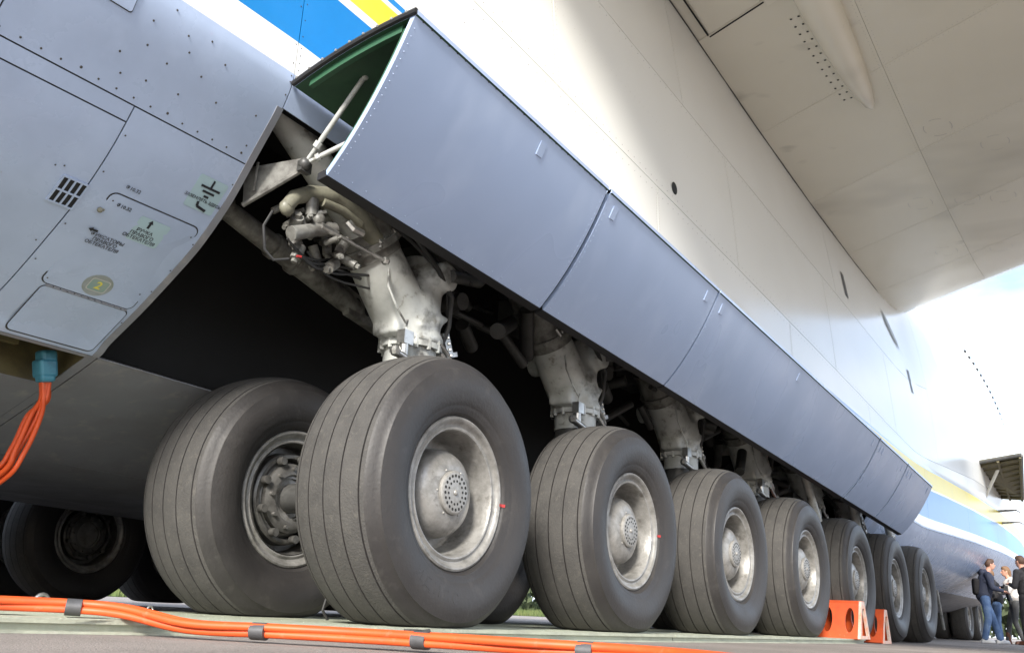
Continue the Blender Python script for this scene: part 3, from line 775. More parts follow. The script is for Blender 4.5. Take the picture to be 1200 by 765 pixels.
me.materials.clear(); me.materials.append(MT['rubber'])
ob = bpy.data.objects.new('raised_lettering', me); col.objects.link(ob); ob.parent = MARK[0][1]
# ------------------------------------------------------------------ gear struts (local origin on the axle between the wheels)
def remesh(o, vox, smooth_it=4):
    m = o.modifiers.new('join', 'REMESH'); m.mode = 'VOXEL'; m.voxel_size = vox; m.use_smooth_shade = True
    s_ = o.modifiers.new('soften', 'SMOOTH'); s_.iterations = smooth_it; s_.factor = .5
def bake(o):
    """apply the modifiers so copies can share the finished mesh"""
    bpy.context.view_layer.update()
    me = bpy.data.meshes.new_from_object(o.evaluated_get(bpy.context.evaluated_depsgraph_get()))
    o.modifiers.clear(); o.data = me
    me.polygons.foreach_set('use_smooth', [True]*len(me.polygons))
    return o
Z0 = Vector((0, 0, 0))
g = MB()
c0 = (.22, -.16)   # x, y of the strut's foot above the tyres
g.tube([(.24, -.16, .85), (.235, -.16, .90), (.215, -.155, .97), (.17, -.15, 1.06)], [.150, .158, .170, .16], 24)
g.tube([(.21, -.155, .90), (.0, -.15, 1.12), (-.22, -.14, 1.36), (-.36, -.13, 1.52)], [.155, .15, .135, .125], 20)
g.tube([(.20, -.155, .90), (.27, -.14, 1.12), (.30, -.12, 1.30)], [.17, .145, .12], 20)
g.tube([(.30, -.35, 1.20), (.30, .25, 1.20)], .085, 16)
g.box((.09, -.16, .865), (.14, .18, .08)); g.tube([(.24, -.16, .815), (.24, -.16, .868)], .172, 28)
g.tube([(.12, -.30, .88), (.26, -.315, .93), (.38, -.27, .99)], .022, 8)
strut = g.build('gear_strut', 'gear_paint', AIR, loc=Z0); remesh(strut, .016, 5); bake(strut)
g = MB(); g.tube([(.22, -.16, .70), (.20, -.10, .40), (.10, 0, .06)], [.115, .115, .12], 20); g.tube([(0, -.46, 0), (0, .46, 0)], .075, 18); g.box((.05, 0, .05), (.26, .22, .24)); g.build('axle_and_piston', 'gear_dark', strut, loc=Z0)
g = MB()
g.tube([(.24, -.16, .785), (.24, -.16, .814)], .168, 28); g.tube([(.24, -.16, .68), (.24, -.16, .785)], .14, 24)
for k in range(14):
    a = 2*math.pi*k/14; g.tube([(.24+.160*math.cos(a), -.16+.160*math.sin(a), .77), (.24+.160*math.cos(a), -.16+.160*math.sin(a), .835)], .012, 6)
g.build('collar', 'gear_paint', strut, loc=Z0)
g = MB()  # added sleeve, its dark tone stands in for door shade on the arm
g.tube([(-.085, -.147, 1.205), (-.14, -.143, 1.265), (-.27, -.135, 1.42), (-.42, -.12, 1.60)], [.150, .153, .146, .15], 24)
g.tube([(-.115, -.146, 1.24), (-.14, -.144, 1.268)], .168, 24); g.tube([(-.255, -.138, 1.40), (-.275, -.135, 1.425)], .163, 24)
for k in range(9): a = 2*math.pi*k/9; g.ball((-.13+.16*math.cos(a)*.75, -.145+.16*math.sin(a), 1.255+.16*math.cos(a)*.66), .014, 6)
g.build('shade_sleeve', 'gear_grime_shade', strut, loc=Z0)
g = MB()   # clamps, lugs and the little eye at the front
g.box((.035, -.30, .665), (.07, .05, .07)); g.tube([(.03, -.30, .56), (.03, -.30, .68)], .024, 10); g.tube([(-.02, -.30, .575), (.10, -.31, .545)], .022, 10); g.ball((-.03, -.30, .58), .03, 8)
g.box((.42, -.25, .74), (.05, .04, .12), Matrix.Rotation(R(-25), 3, 'Y')); g.box((.47, -.25, .69), (.09, .03, .025), Matrix.Rotation(R(-20), 3, 'Y'))
g.tube([(.33, -.29, .66), (.40, -.29, .62), (.47, -.29, .585), (.52, -.29, .60)], .016, 8); g.ball((.53, -.29, .59), (.03, .012, .03), 10)
g.tube([(.30, -.31, .70), (.38, -.30, .67), (.44, -.28, .64)], .012, 8)
for k in range(5): g.ball((.40+.012*k, -.275, .80-.03*k), .009, 6)
for v in g.v: v.z += .125
tag(g.build('clamp_fittings', 'steel', strut, loc=Z0), kind='stuff')
g = MB()   # brake hoses
g.tube([(-.10, -.27, 1.12), (-.115, -.29, 1.02), (-.06, -.31, .92), (.01, -.315, .86), (.03, -.31, .88), (.03, -.30, .81)], .006, 8)
g.build('brake_line', 'gear_paint', strut, loc=Z0)
g = MB()
g.tube([(-.20, -.29, 1.44), (-.02, -.33, 1.34), (.20, -.345, 1.20), (.36, -.32, 1.10), (.40, -.28, .95), (.38, -.24, .80)], .014, 8)
g.tube([(-.16, -.27, 1.36), (0, -.31, 1.30), (.18, -.335, 1.22), (.33, -.31, 1.15), (.41, -.26, 1.0)], .010, 8)
g.tube([(.05, -.35, 1.30), (.30, -.36, 1.27), (.50, -.34, 1.22)], .012, 8)
g.build('hydraulic_hose', 'hose', strut, loc=Z0)
g = MB()   # dark link arms and brackets in the roof of the bay
g.tube([(-.1, -.20, 1.50), (.25, -.22, 1.42), (.60, -.15, 1.36)], [.05, .045, .05], 12); g.tube([(.30, -.35, 1.20), (.62, -.30, 1.28), (.85, -.2, 1.45)], .035, 10)
g.box((.45, .0, 1.35), (.25, .35, .18)); g.tube([(.1, -.30, 1.38), (.40, -.33, 1.30)], .022, 10); g.ball((.42, -.33, 1.30), .035, 8)
g.box((.0, .15, 1.45), (.3, .2, .2)); g.tube([(.55, -.25, 1.15), (.60, .2, 1.2)], .05, 12)
g.build('link_arm', 'gear_dark', strut, loc=Z0)
g = MB(); g.ball((-.16, -.24, 1.30), .035, 8)
for k in range(6): g.tube([(-.22+.03*k, -.27, 1.26+.02*k), (-.19+.03*k, -.29, 1.22+.02*k)], .014, 8)
g.tube([(-.35, -.30, 1.38), (.16, -.36, 1.30)], .011, 8); g.tube([(-.35, -.30, 1.38), (-.24, -.315, 1.362)], .019, 10); g.ball((.17, -.36, 1.30), .022, 8)
g.build('valve_block', 'steel', strut, loc=Z0)
# side stays seen over the forward wheels
g = MB(); g.tube([(-.95, -.40, 1.35), (-.10, -.40, .42)], .045, 10); g.build('drag_stay', 'gear_paint', strut, loc=Z0)
labels7 = ['gear strut above the %s wheels' % n.split(',')[0] for n in names7]
SB = Vector((0, (WY+WY2)/2, AX_Z))-AL
stay = [c for c in strut.children if c.name.startswith('drag_stay')][0]
for k in range(7):
    loc = SB+Vector((WX0+k*WSP, 0, 0)); loc.z += [0, -.03, -.06, -.09, -.12, -.2, -.25][k]*0
    o = strut if k == 0 else copy_tree(strut, AIR, loc)
    o.location = loc; o['label'] = labels7[k]
for o in list(AIR.children):
    if o.name.startswith('gear_strut'):
        k = round((o.location.x+AL.x-WX0)/WSP)
        for c in list(o.children):
            if c.name.startswith('drag_stay') and k < 4: bpy.data.objects.remove(c)
for k in range(5):
    o = copy_tree(strut, AIR, Vector((WX0+k*WSP, 2*YC-(WY+WY2)/2, AX_Z))-AL, (0, 0, 0)); o['label'] = 'gear strut on the far side in shadow'
# one-off parts round the rearmost strut
g = MB(); g.tube([(2.38, 3.40, 1.90), (2.75, 3.44, 1.84), (3.42, 3.5, 1.72), (3.55, 3.5, 1.69)], [.045, .055, .06, .05], 16)
for t in (.1, .45, .6): p = Vector((2.38, 3.40, 1.90)).lerp(Vector((3.42, 3.5, 1.72)), t); q = p+Vector((.03, .003, -.005)); g.tube([p, q], .068, 16)
g.prism([(3.38, 3.46, 1.80), (3.75, 3.46, 1.70), (3.80, 3.46, 1.58), (3.45, 3.46, 1.64)], (0, .05, 0)); br = g.build('retraction_brace', 'gear_grime_shade', AIR)
g = MB()
for i in range(3): c = Vector((3.50+.085*i, 3.455, 1.715-.022*i)); g.add([c+Vector((.024*math.cos(t), 0, .03*math.sin(t))) for t in [2*math.pi*j/14 for j in range(14)]], [tuple(range(14))])
g.build('lightening_hole', 'hole', br, smooth=0)
g = MB(); g.tube([(2.40, 3.06, 2.33), (2.50, 3.05, 2.255), (2.81, 3.05, 2.05), (3.05, 3.06, 1.90)], [.082, .086, .084, .08], 20); g.build('oleo_pipe', 'gear_paint', AIR)
g = MB()   # sheet-metal bracket that carries the door rods
N = Vector((2.50, 2.88, 1.97))
g.prism([(2.40, 3.16, 1.97), (2.50, 2.90, 2.00), (2.51, 2.90, 1.955), (2.42, 3.16, 1.80)], (.004, .004, 0)); g.prism([(2.40, 3.17, 1.97), (2.50, 2.90, 2.0), (2.57, 2.92, 2.0), (2.50, 3.20, 1.97)], (0, 0, .004))
g.tube([(2.42, 3.16, 1.80), (2.46, 3.03, 1.87), (2.51, 2.89, 1.955)], .012, 8); g.tube([(2.40, 3.07, 1.98), (2.42, 3.10, 1.86)], .006, 6)
bk = g.build('door_bracket', 'gear_grime_shade', AIR, smooth=30)
for P_, nm in (((2.52, 2.585, 2.335), 'door_rod'), ((2.60, 2.62, 2.10), 'door_rod')):
    g = MB(); P_ = Vector(P_); d_ = P_-N; g.tube([N, N+d_*.25, N+d_*.27, P_], [.009, .009, .012, .012], 10); g.tube([N+d_*.19, N+d_*.25], .018, 8); g.ball(N, .022, 8); g.ball(P_, .02, 8)
    g.build(nm, 'gear_paint', bk)
g = MB(); g.box(N+Vector((.01, .01, -.01)), (.06, .03, .05)); g.ball(N, .03, 10); g.build('rod_joint', 'gear_dark', bk)
# curved olive arm and the valve cluster under the bracket
g = MB()
pts = [(2.53, 3.0, 1.80), (2.57, 3.0, 1.865), (2.66, 3.0, 1.92), (2.80, 3.0, 1.965), (2.95, 3.0, 1.95), (3.15, 3.02, 1.86), (3.35, 3.05, 1.78)]
g.tube(pts, [.03, .035, .04, .045, .05, .05, .05], 14); g.tube([(2.72, 2.98, 1.90), (2.86, 2.98, 1.91), (2.98, 2.98, 1.885)], .022, 10); g.ball((2.535, 3.0, 1.80), (.04, .03, .04), 10)
arm = g.build('lock_arm', 'olive_arm', AIR)
g = MB(); rnd = random.Random(3)
for i in range(26):
    p = Vector((rnd.uniform(2.55, 2.95), rnd.uniform(2.98, 3.12), rnd.uniform(1.62, 1.84))); d_ = Vector((rnd.uniform(-1, 1), rnd.uniform(-1, .4), rnd.uniform(-1, 1))).normalized()
    l = rnd.uniform(.03, .10); r_ = rnd.uniform(.012, .032); g.tube([p, p+d_*l], r_, 10); g.tube([p+d_*l*.8, p+d_*(l+.02)], r_*.6, 6)
g.ball((2.70, 2.97, 1.80), .035, 10); g.ball((2.77, 2.97, 1.78), .035, 10); g.tube([(2.56, 2.98, 1.68), (2.70, 2.97, 1.75), (2.80, 2.96, 1.79)], [.035, .032, .03], 12)
g.build('valve_cluster', 'gear_grime_shade', arm)
g = MB(); g.tube([(2.70, 2.95, 1.765), (3.12, 2.93, 1.74)], .010, 8); g.tube([(2.70, 2.95, 1.765), (2.80, 2.945, 1.76)], .019, 10); g.ball((3.13, 2.93, 1.74), .022, 8); g.tube([(2.84, 2.92, 1.83), (2.86, 2.90, 1.80), (2.92, 2.90, 1.80)], .02, 8); g.build('linkage_rod', 'steel', arm)
g = MB()
for i in range(5):
    a = Vector((2.56+.05*i, 3.0+.01*i, 1.66-.02*(i % 3))); b = Vector((3.0+.07*i, 3.10, 1.74-.03*(i % 4))); m_ = (a+b)/2+Vector((0, -.02, -.06+.025*(i % 3))); g.tube(cr([a, a.lerp(m_, .5)+Vector((0, 0, -.03)), m_, b.lerp(m_, .5), b], 4), .006+.0015*(i % 3), 8)
g.tube([(2.50, 3.05, 1.78), (2.47, 3.06, 1.70), (2.50, 3.07, 1.60), (2.54, 3.05, 1.56), (2.60, 3.02, 1.58)], .007, 8)
g.build('hose_bundle', 'hose', arm)
g = MB(); g.tube([(2.60, 2.97, 1.585), (2.622, 2.965, 1.588)], .006, 8); g.build('red_fitting', 'red_mark', arm)
# hidden-side brackets fill the roof of the bay between the struts
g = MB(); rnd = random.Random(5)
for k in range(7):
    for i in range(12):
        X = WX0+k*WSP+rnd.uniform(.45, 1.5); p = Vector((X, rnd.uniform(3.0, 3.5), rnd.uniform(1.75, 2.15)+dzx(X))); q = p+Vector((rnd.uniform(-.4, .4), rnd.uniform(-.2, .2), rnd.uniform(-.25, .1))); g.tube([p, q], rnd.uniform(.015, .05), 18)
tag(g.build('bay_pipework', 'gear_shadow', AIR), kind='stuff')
# ------------------------------------------------------------------ wing
def le_x(Y): return 18.35-.86*(3.2-Y)
def te_x(Y): return 2.2-.22*(3.2-Y)
LOW = [(0, .35), (.06, .25), (.20, .16), (.30, .12), (.45, -.10), (.58, -.22), (.72, -.26), (.84, -.22), (.92, -.10), (.965, .08), (.988, .30), (1, .62)]
UPP = [(0, .37), (.3, .95), (.6, 1.65), (.85, 1.60), (.95, 1.20), (1, .64)]
def wing_z(c, Y, tab):
    sc = (le_x(Y)-te_x(Y))/15.9
    return 5.80+lerp_tab(tab, c)*sc-.025*(3.2-Y)
def wsm(c, Y):
    return (wing_z(max(c-.012, 0), Y, LOW)+2*wing_z(c, Y, LOW)+wing_z(min(c+.012, 1), Y, LOW))/4
def wpt(c, Y, o=0): 
    a = te_x(Y); return Vector((a+(le_x(Y)-a)*c, Y, wsm(c, Y)-o))
g = MB(); YS = [4.2, 3.2, 2.4, 1.5, .5, -.5, -2, -4, -8, -14, -22, -30]; CS = [i/48 for i in range(49)]
for Y in YS:
    for c in CS: g.v.append(wpt(c, Y, -.010))
    for c in CS[::-1]: g.v.append(Vector((wpt(c, Y).x, Y, wing_z(c, Y, UPP))))
k = len(CS)*2
for i in range(len(YS)-1):
    for j in range(k): g.face((i*k+j, i*k+(j+1) % k, (i+1)*k+(j+1) % k, (i+1)*k+j))
g.face([(len(YS)-1)*k+j for j in range(k)])
WING = g.build('wing', 'wing_shaded_white', AIR, smooth=35)
def wpanel(c0, c1, y0, y1, name='wing_panel', gap=.002, off=0.0, mats='wing_shaded_white'):
    g = MB(); n = max(2, round((c1-c0)*60)); m = max(2, round(abs(y1-y0)/.6))
    ge = gap/16
    C = [c0+ge+(c1-c0-2*ge)*i/n for i in range(n+1)]; Y_ = [y0+(y1-y0)*j/m for j in range(m+1)]; Y_[0] -= gap*(1 if y0 > y1 else -1); Y_[-1] += gap*(1 if y0 > y1 else -1)
    for lay in (off, off-.006):
        for c in C:
            for y in Y_: g.v.append(wpt(c, y, lay))
    a0 = len(C)*len(Y_); w_ = len(Y_)
    for i in range(n):
        for j in range(m): g.face((i*w_+j, i*w_+j+1, (i+1)*w_+j+1, (i+1)*w_+j))
    for i in range(n):
        for j in (0, m): g.face((i*w_+j, (i+1)*w_+j, (i+1)*w_+j+a0, i*w_+j+a0))
    for j in range(m):
        for i in (0, n): g.face((i*w_+j, i*w_+j+1, i*w_+j+1+a0, i*w_+j+a0))
    return g.build(name, mats, WING, smooth=50)
def c_of(X, Y): return (X-te_x(Y))/(le_x(Y)-te_x(Y))
CSP = [.345, .46, .58, .70, .82, .93]
for ya, yb in ((3.28, 1.62), (1.62, -.6), (-.6, -3.4), (-3.4, -9)):
    for a, b in zip(CSP, CSP[1:]): wpanel(a, b, ya, yb)
wpanel(.15, .345, 3.05, 2.40, 'flap_panel', gap=.014, off=.012); wpanel(.15, .352, 2.38, 1.72, 'flap_panel', gap=.010, off=.010)
for Y, c in ((2.72, .31), (2.12, .325)):
    g = MB(); p = wpt(c, Y, .013); 
    g.add([p+Vector((.03*math.cos(t), .03*math.sin(t), -.001)) for t in [2*math.pi*i/12 for i in range(12)]], [tuple(range(12))]); g.build('yellow_mark', 'decal_yellow', WING, smooth=0)
    g = MB(); g.add([p+Vector((.016*math.cos(t), .016*math.sin(t), -.003)) for t in [2*math.pi*i/3 for i in range(3)]], [(0, 1, 2)]); g.build('arrow_mark', 'ink', WING, smooth=0)
# dark gap at the flap edge
g = MB(); L = [wpt(.347, y, .004) for y in (3.05, 2.6, 2.39)]; 
g.tube(L, .008, 6); g.tube([wpt(.15, 3.06, .004), wpt(.25, 3.06, .004), wpt(.345, 3.06, .004)], .009, 6); g.build('flap_gap', 'hole', WING)
# canoe-shaped flap track fairing with two rows of drain holes
g = MB(); n = 40; L = []
xt, xa_ = 9.62, 2.0; yc_ = 1.90
for i in range(n+1):
    t = i/n; X = xt-(xt-xa_)*t; rr = .27*(1-(1-min(t/.42, 1))**2.1)**.55+.002; c = c_of(X, yc_); z0 = wpt(min(max(c, 0), 1), yc_).z
    for j in range(15):
        a = math.pi*j/14; g.v.append(Vector((X, yc_+.06*(t)+rr*.72*math.cos(a), z0+.02-rr*1.05*math.sin(a)**.8)))
for i in range(n):
    for j in range(14): g.face((i*15+j, i*15+j+1, (i+1)*15+j+1, (i+1)*15+j))
cf = g.build('flap_track_fairing', 'wing_shaded_white', WING, smooth=60)
g = MB()
for row in (.06, .14):
    for i in range(13):
        X = 7.75+i*.125+row*.2; t = (xt-X)/(xt-xa_); rr = .27*(1-(1-min(t/.42, 1))**2.1)**.55; y = yc_+.06*t+rr*.72+row; p = wpt(c_of(X, y), y, .004)
        g.add([p+Vector((.013*math.cos(q), .013*math.sin(q), 0)) for q in [2*math.pi*k_/8 for k_ in range(8)]], [tuple(range(8))])
tag(g.build('drain_hole', 'hole', WING, smooth=0), kind='stuff')
g = MB(); g.tube([wpt(.347, 2.30, .012), wpt(.335, 2.15, .03), wpt(.352, 1.98, .012)], .010, 6); g.build('flap_gap', 'hole', WING)
g = MB()
def wriv(c, y):
    p = wpt(c, y, .0015); k = len(g.v)
    g.add([p+Vector((.005*math.cos(q), .005*math.sin(q), 0)) for q in (0, 1.26, 2.51, 3.77, 5.03)], [(0, 1, 2, 3, 4)])
for c in CSP:
    for dc in (-.0025, .0025):
        for i in range(80): wriv(c+dc, 3.0-i*.05)
for y in (1.62, -.6):
    for dy_ in (-.035, .035):
        for i in range(150): wriv(.35+.57*i/150, y+dy_)
tag(g.build('wing_rivets', 'stain', WING, smooth=0), kind='stuff')
# small circular access covers drawn as thin rings
for X, Y in ((10.2, 1.35), (12.1, 1.9), (12.2, 1.35), (12.3, .95), (14.0, 1.9), (10.8, .85), (14.2, 1.2)):
    g = MB(); n = 28
    for r_ in (.150, .142):
        for i in range(n): t = 2*math.pi*i/n; x, y = X+r_*1.25*math.cos(t), Y+r_*math.sin(t); g.v.append(wpt(c_of(x, y), y, .0022))
    for i in range(n): 
        if i % 7 not in (2, 3, 4): g.face((i, (i+1) % n, n+(i+1) % n, n+i))
    g.build('access_cover_ring', 'stain', WING, smooth=0)
# rubber seam between wing and body
g = MB(); L = [Vector((X, surf2(23.55, X)[0]-.01, 0)) for X in [3+i*.5 for i in range(29)]]
for p in L:
    y = 3.12; c = c_of(p.x, y)
    for s_ in [22.8+i*.02 for i in range(90)]:
        q = surf(s_, p.x)
        if q.z >= wpt(min(max(c, 0), 1), q.y).z-.004: p.y, p.z = q.y-.004, q.z-.004; break
L = [p for p in L if p.z]
g.tube(L, .007, 6); g.build('root_seam', 'gear_dark', WING)
# ------------------------------------------------------------------ nose hatch, probes, nose gear
H1, H2 = Vector((22.1, 2.86, 3.70)), Vector((25.7, 2.89, 3.42)); O1, O2 = Vector((21.9, 1.93, 3.80)), Vector((25.0, 2.28, 3.28))
g = MB(); q = [H1, H2, O2, O1]; g.add(q+[v+Vector((0, 0, .05)) for v in q], [(0, 1, 2, 3), (7, 6, 5, 4), (0, 4, 5, 1), (1, 5, 6, 2), (2, 6, 7, 3), (3, 7, 4, 0)])
hd = g.build('nose_hatch', 'olive_inside', AIR, smooth=0)
g = MB()
for i in range(9):
    t = (i+.5)/9; a, b = H1.lerp(H2, t), O1.lerp(O2, t); g.tube([a+Vector((0, 0, -.03)), b+Vector((0, 0, -.03))], .035, 6)
for t in (.03, .5, .97): a, b = H1.lerp(O1, t), H2.lerp(O2, t); g.tube([a+Vector((0, 0, -.04)), b+Vector((0, 0, -.04))], .03, 6)
g.build('hatch_rib', 'olive_inside', hd)
g = MB()
for a, b in ((H1, O1), (O1, O2), (O2, H2)): g.tube([a, b], .035, 8)
g.build('hatch_edge', 'gear_dark', hd)
g = MB(); g.tube([H1.lerp(O1, .45)+Vector((.6, 0, -.05)), Vector((23.2, 2.86, 3.1))], .035, 8); g.build('hatch_strut', 'white_paint', hd)
for X, s_, l in ((25.2, 18.4, .55), (25.6, 17.2, .55)):
    g = MB(); a = surf(s_, X); b = a+Vector((0, -l*.7, .02)); g.tube([a, b, b+Vector((.30, -.05, -.02))], [.03, .02, .016], 8); g.build('pitot_probe', 'steel', FP)
# row of small ports and yellow line on the upper nose
g = MB()
for i in range(16):
    X = 24.5+i*.62; c = surf(24.75-.02*i, X, .01); g.ball(c, .045, 6)
tag(g.build('upper_port', 'ink', FP), kind='stuff')
panel(24.85, 25.0, 22, 40, 'yellow_line', FP, off=.006, one=0, mats=['yellow_paint'], dx=1, ds=.1)
nz = Vector((27.0, YC, 0))
g = MB(); g.tube([(31.8, YC-.9, .58), (31.8, YC+.9, .58)], .09, 12); g.tube([(31.8, YC-.55, .6), (31.4, YC-.55, 1.6)], .16, 14); g.tube([(31.8, YC+.55, .6), (31.4, YC+.55, 1.6)], .16, 14); ng = g.build('nose_gear', 'gear_paint', AIR)
for dx_ in (0, 2.0):
  for dy in (-1.15, -.6, .6, 1.15):
    o = copy_tree(w_outg, AIR, Vector((31.8+dx_, YC+dy, AX_Z))-AL); o['label'] = 'nose wheel in the shade behind the visitors'
for dx in (-1.9,):
    for dy in (1.3,):
        g = MB(); g.prism([(27.6, YC+dy, .75), (30.6, YC+dy, .8), (30.4, YC+dy*1.15, .28), (27.9, YC+dy*1.15, .16)], (0, .04, 0)); g.build('nose_gear_door', 'belly_paint', AIR, smooth=0)
g = MB(); g.tube([(22.4, 3.9, 1.1), (23.8, 4.05, .25)], .03, 8); g.tube([(22.4, 4.2, 1.1), (22.4, 4.2, .2)], .03, 8); g.build('entry_stay', 'gear_paint', AIR)
# ------------------------------------------------------------------ metal plates under the wheels
def plate(xa, xb, ya, yb, ya2, label, z=.0):
    o = empty('ground_plate', ((xa+xb)/2, (ya+yb)/2, 0), label, 'metal plate', 'metal plates under the wheels')
    g = MB(); T = .043
    # top deck, web and bottom flange: the front edge shows a channel
    g.prism([(xa, ya, T-.014), (xb, ya2, T-.014), (xb, yb, T-.014), (xa, yb, T-.014)], (0, 0, .014))
    g.build('deck', 'plate_metal', o, smooth=0)
    g = MB(); g.prism([(xa, ya+.018, .008), (xb, ya2+.018, .008), (xb, ya2+.03, .008), (xa, ya+.03, .008)], (0, 0, T-.0225)); g.prism([(xa, ya-.012, 0.0005), (xb, ya2-.012, .0005), (xb, ya2+.05, .0005), (xa, ya+.05, .0005)], (0, 0, .0075)); g.build('edge_channel', 'plate_metal', o, smooth=0)
    g = MB()
    for i in range(14):
        y = ya2+.12+i*.125; g.tube([(xa+.02, y, T), (xb-.02, y, T)], .003, 4)
    g.build('deck_ridge', 'plate_metal', o, smooth=0)
    return o
pl = [(-1.6, .55, 2.90, 4.3, 2.76, 'leftmost metal plate under the cable bundle'), (.56, 2.80, 2.755, 4.3, 2.50, 'metal plate with the cables lying over its edge'), (2.81, 5.40, 2.495, 4.3, 2.42, 'metal plate under the rearmost wheel pair'),
      (5.41, 7.65, 2.42, 4.3, 2.42, 'metal plate under the third outer wheel'), (7.66, 9.95, 2.42, 4.3, 2.42, 'metal plate ending at the orange chock')]
for a in pl: plate(*a)
for X, Y, s_ in ((1.95, 3.35, 1.0), (2.55, 3.55, .5)):
    o = MB(); pts = [(X+.028*s_*math.cos(t), Y, .045+.028*s_+.03*s_*math.sin(t)) for t in [R(-40+i*26) for i in range(11)]]; o.tube(pts, .008*s_, 8); o.tube([(X-.035*s_, Y, .052), (X+.035*s_, Y, .052)], .009*s_, 8)
    tag(o.build('shackle', 'steel'), 'shiny steel shackle lying on the metal plate' if s_ == 1 else 'small steel shackle lying farther back on the metal plate', 'shackle')
o = MB(); o.box((3.0, 2.47, .03), (.07, .05, .02)); o.tube([(2.96, 2.45, .03), (2.94, 2.43, .035), (2.97, 2.42, .03), (3.0, 2.43, .028)], .007, 8); o.tube([(3.0, 2.43, .03), (3.04, 2.42, .036)], .009, 8)
tag(o.build('plate_hook', 'gear_dark'), 'dark hook joining two metal plates near the front wheel', 'hook')
o = MB(); o.tube([(3.36, 3.34, .20), (3.365, 3.33, .14), (3.35, 3.33, .09), (3.38, 3.32, .045)], .007, 8); tag(o.build('hanging_strap', 'hose'), 'thin black strap hanging between the two rearmost tyres', 'strap')
# ------------------------------------------------------------------ orange cables
CB = empty('orange_cable_bundle', (1.9, 2.6, .03), 'orange power cables taped in a bundle and plugged into the belly socket', 'cable')
path = [Vector(p) for p in ((2.20, 4.10, 1.04), (2.215, 4.10, .95), (2.19, 4.10, .86), (2.14, 4.09, .70), (2.06, 4.06, .56), (1.70, 3.90, .34), (1.05, 3.55, .16), (.75, 3.15, .085), (1.0, 2.93, .072), (1.45, 2.86, .070), (1.70, 2.74, .070), (1.80, 2.62, .062), (1.88, 2.42, .030), (1.98, 2.20, .030), (2.10, 1.98, .030), (2.18, 1.73, .030), (2.24, 1.44, .030), (2.30, 1.20, .030), (2.24, .95, .030), (1.95, .60, .030))]
for k, (ou, ov) in enumerate(((-.017, -.004), (.014, -.004), (-.006, .016), (.017, .014), (.0, -.003))):
    Q = []; rr = .0112
    for i, p in enumerate(path):
        wob = .008*math.sin(i*1.7+k*2.1); t = (path[min(i+1, len(path)-1)]-path[max(i-1, 0)]).normalized(); sd_ = t.cross(Vector((0, 0, 1)));
        if sd_.length < .2: sd_ = Vector((1, 0, 0))
        sd_.normalize(); un = sd_.cross(t)
        spread = 1.5 if 1 < i < 6 else .8 if i < 2 else 1.0
        q = p+sd_*(ou*spread+wob*1.0)+un*(ov*(1 if i > 6 else spread))
        if i > 11: q.z = max(q.z, .0128+(.017 if k in (2, 3) else 0))
        elif i > 6: q.z = max(q.z, .0555+(.017 if k in (2, 3) else 0))
        Q.append(q)
    g = MB(); g.tube(cr(Q, 6), rr, 10); g.build('cable', 'cable_orange', CB)
D = cr(path, 20)
def band(idx):
    g = MB(); c = D[idx]; t = (D[idx+1]-D[idx-1]).normalized(); sd_ = t.cross(Vector((0, 0, 1))).normalized(); un = sd_.cross(t); L = []
    for e in (-.022, .022):
        for j in range(16):
            a = 2*math.pi*j/16; q = c+t*e+sd_*math.cos(a)*.036+un*(math.sin(a)*.025+.003); q.z = max(q.z, .002); L.append(q)
    g.add(L, [(j, (j+1) % 16, 16+(j+1) % 16, 16+j) for j in range(16)]+[tuple(range(16))[::-1], tuple(range(16, 32))]); g.build('tape_band', 'tape', CB, smooth=60)
for target in ((1.70, 2.74), (1.98, 2.22), (2.16, 1.76), (2.33, 1.30)):
    band(min(range(20*9, len(D)-2), key=lambda i: (D[i].x-target[0])**2+(D[i].y-target[1])**2))
g = MB(); rot = Matrix.Rotation(R(-14), 3, 'Y')
g.box((2.195, 4.11, 1.09), (.085, .085, .085), rot); g.box((2.20, 4.10, 1.045), (.07, .068, .04), rot); g.box((2.19, 4.11, 1.145), (.075, .075, .06), rot)
cn = g.build('connector', 'connector_blue', CB, smooth=0); bv = cn.modifiers.new('bevel', 'BEVEL'); bv.width = .014; bv.segments = 2
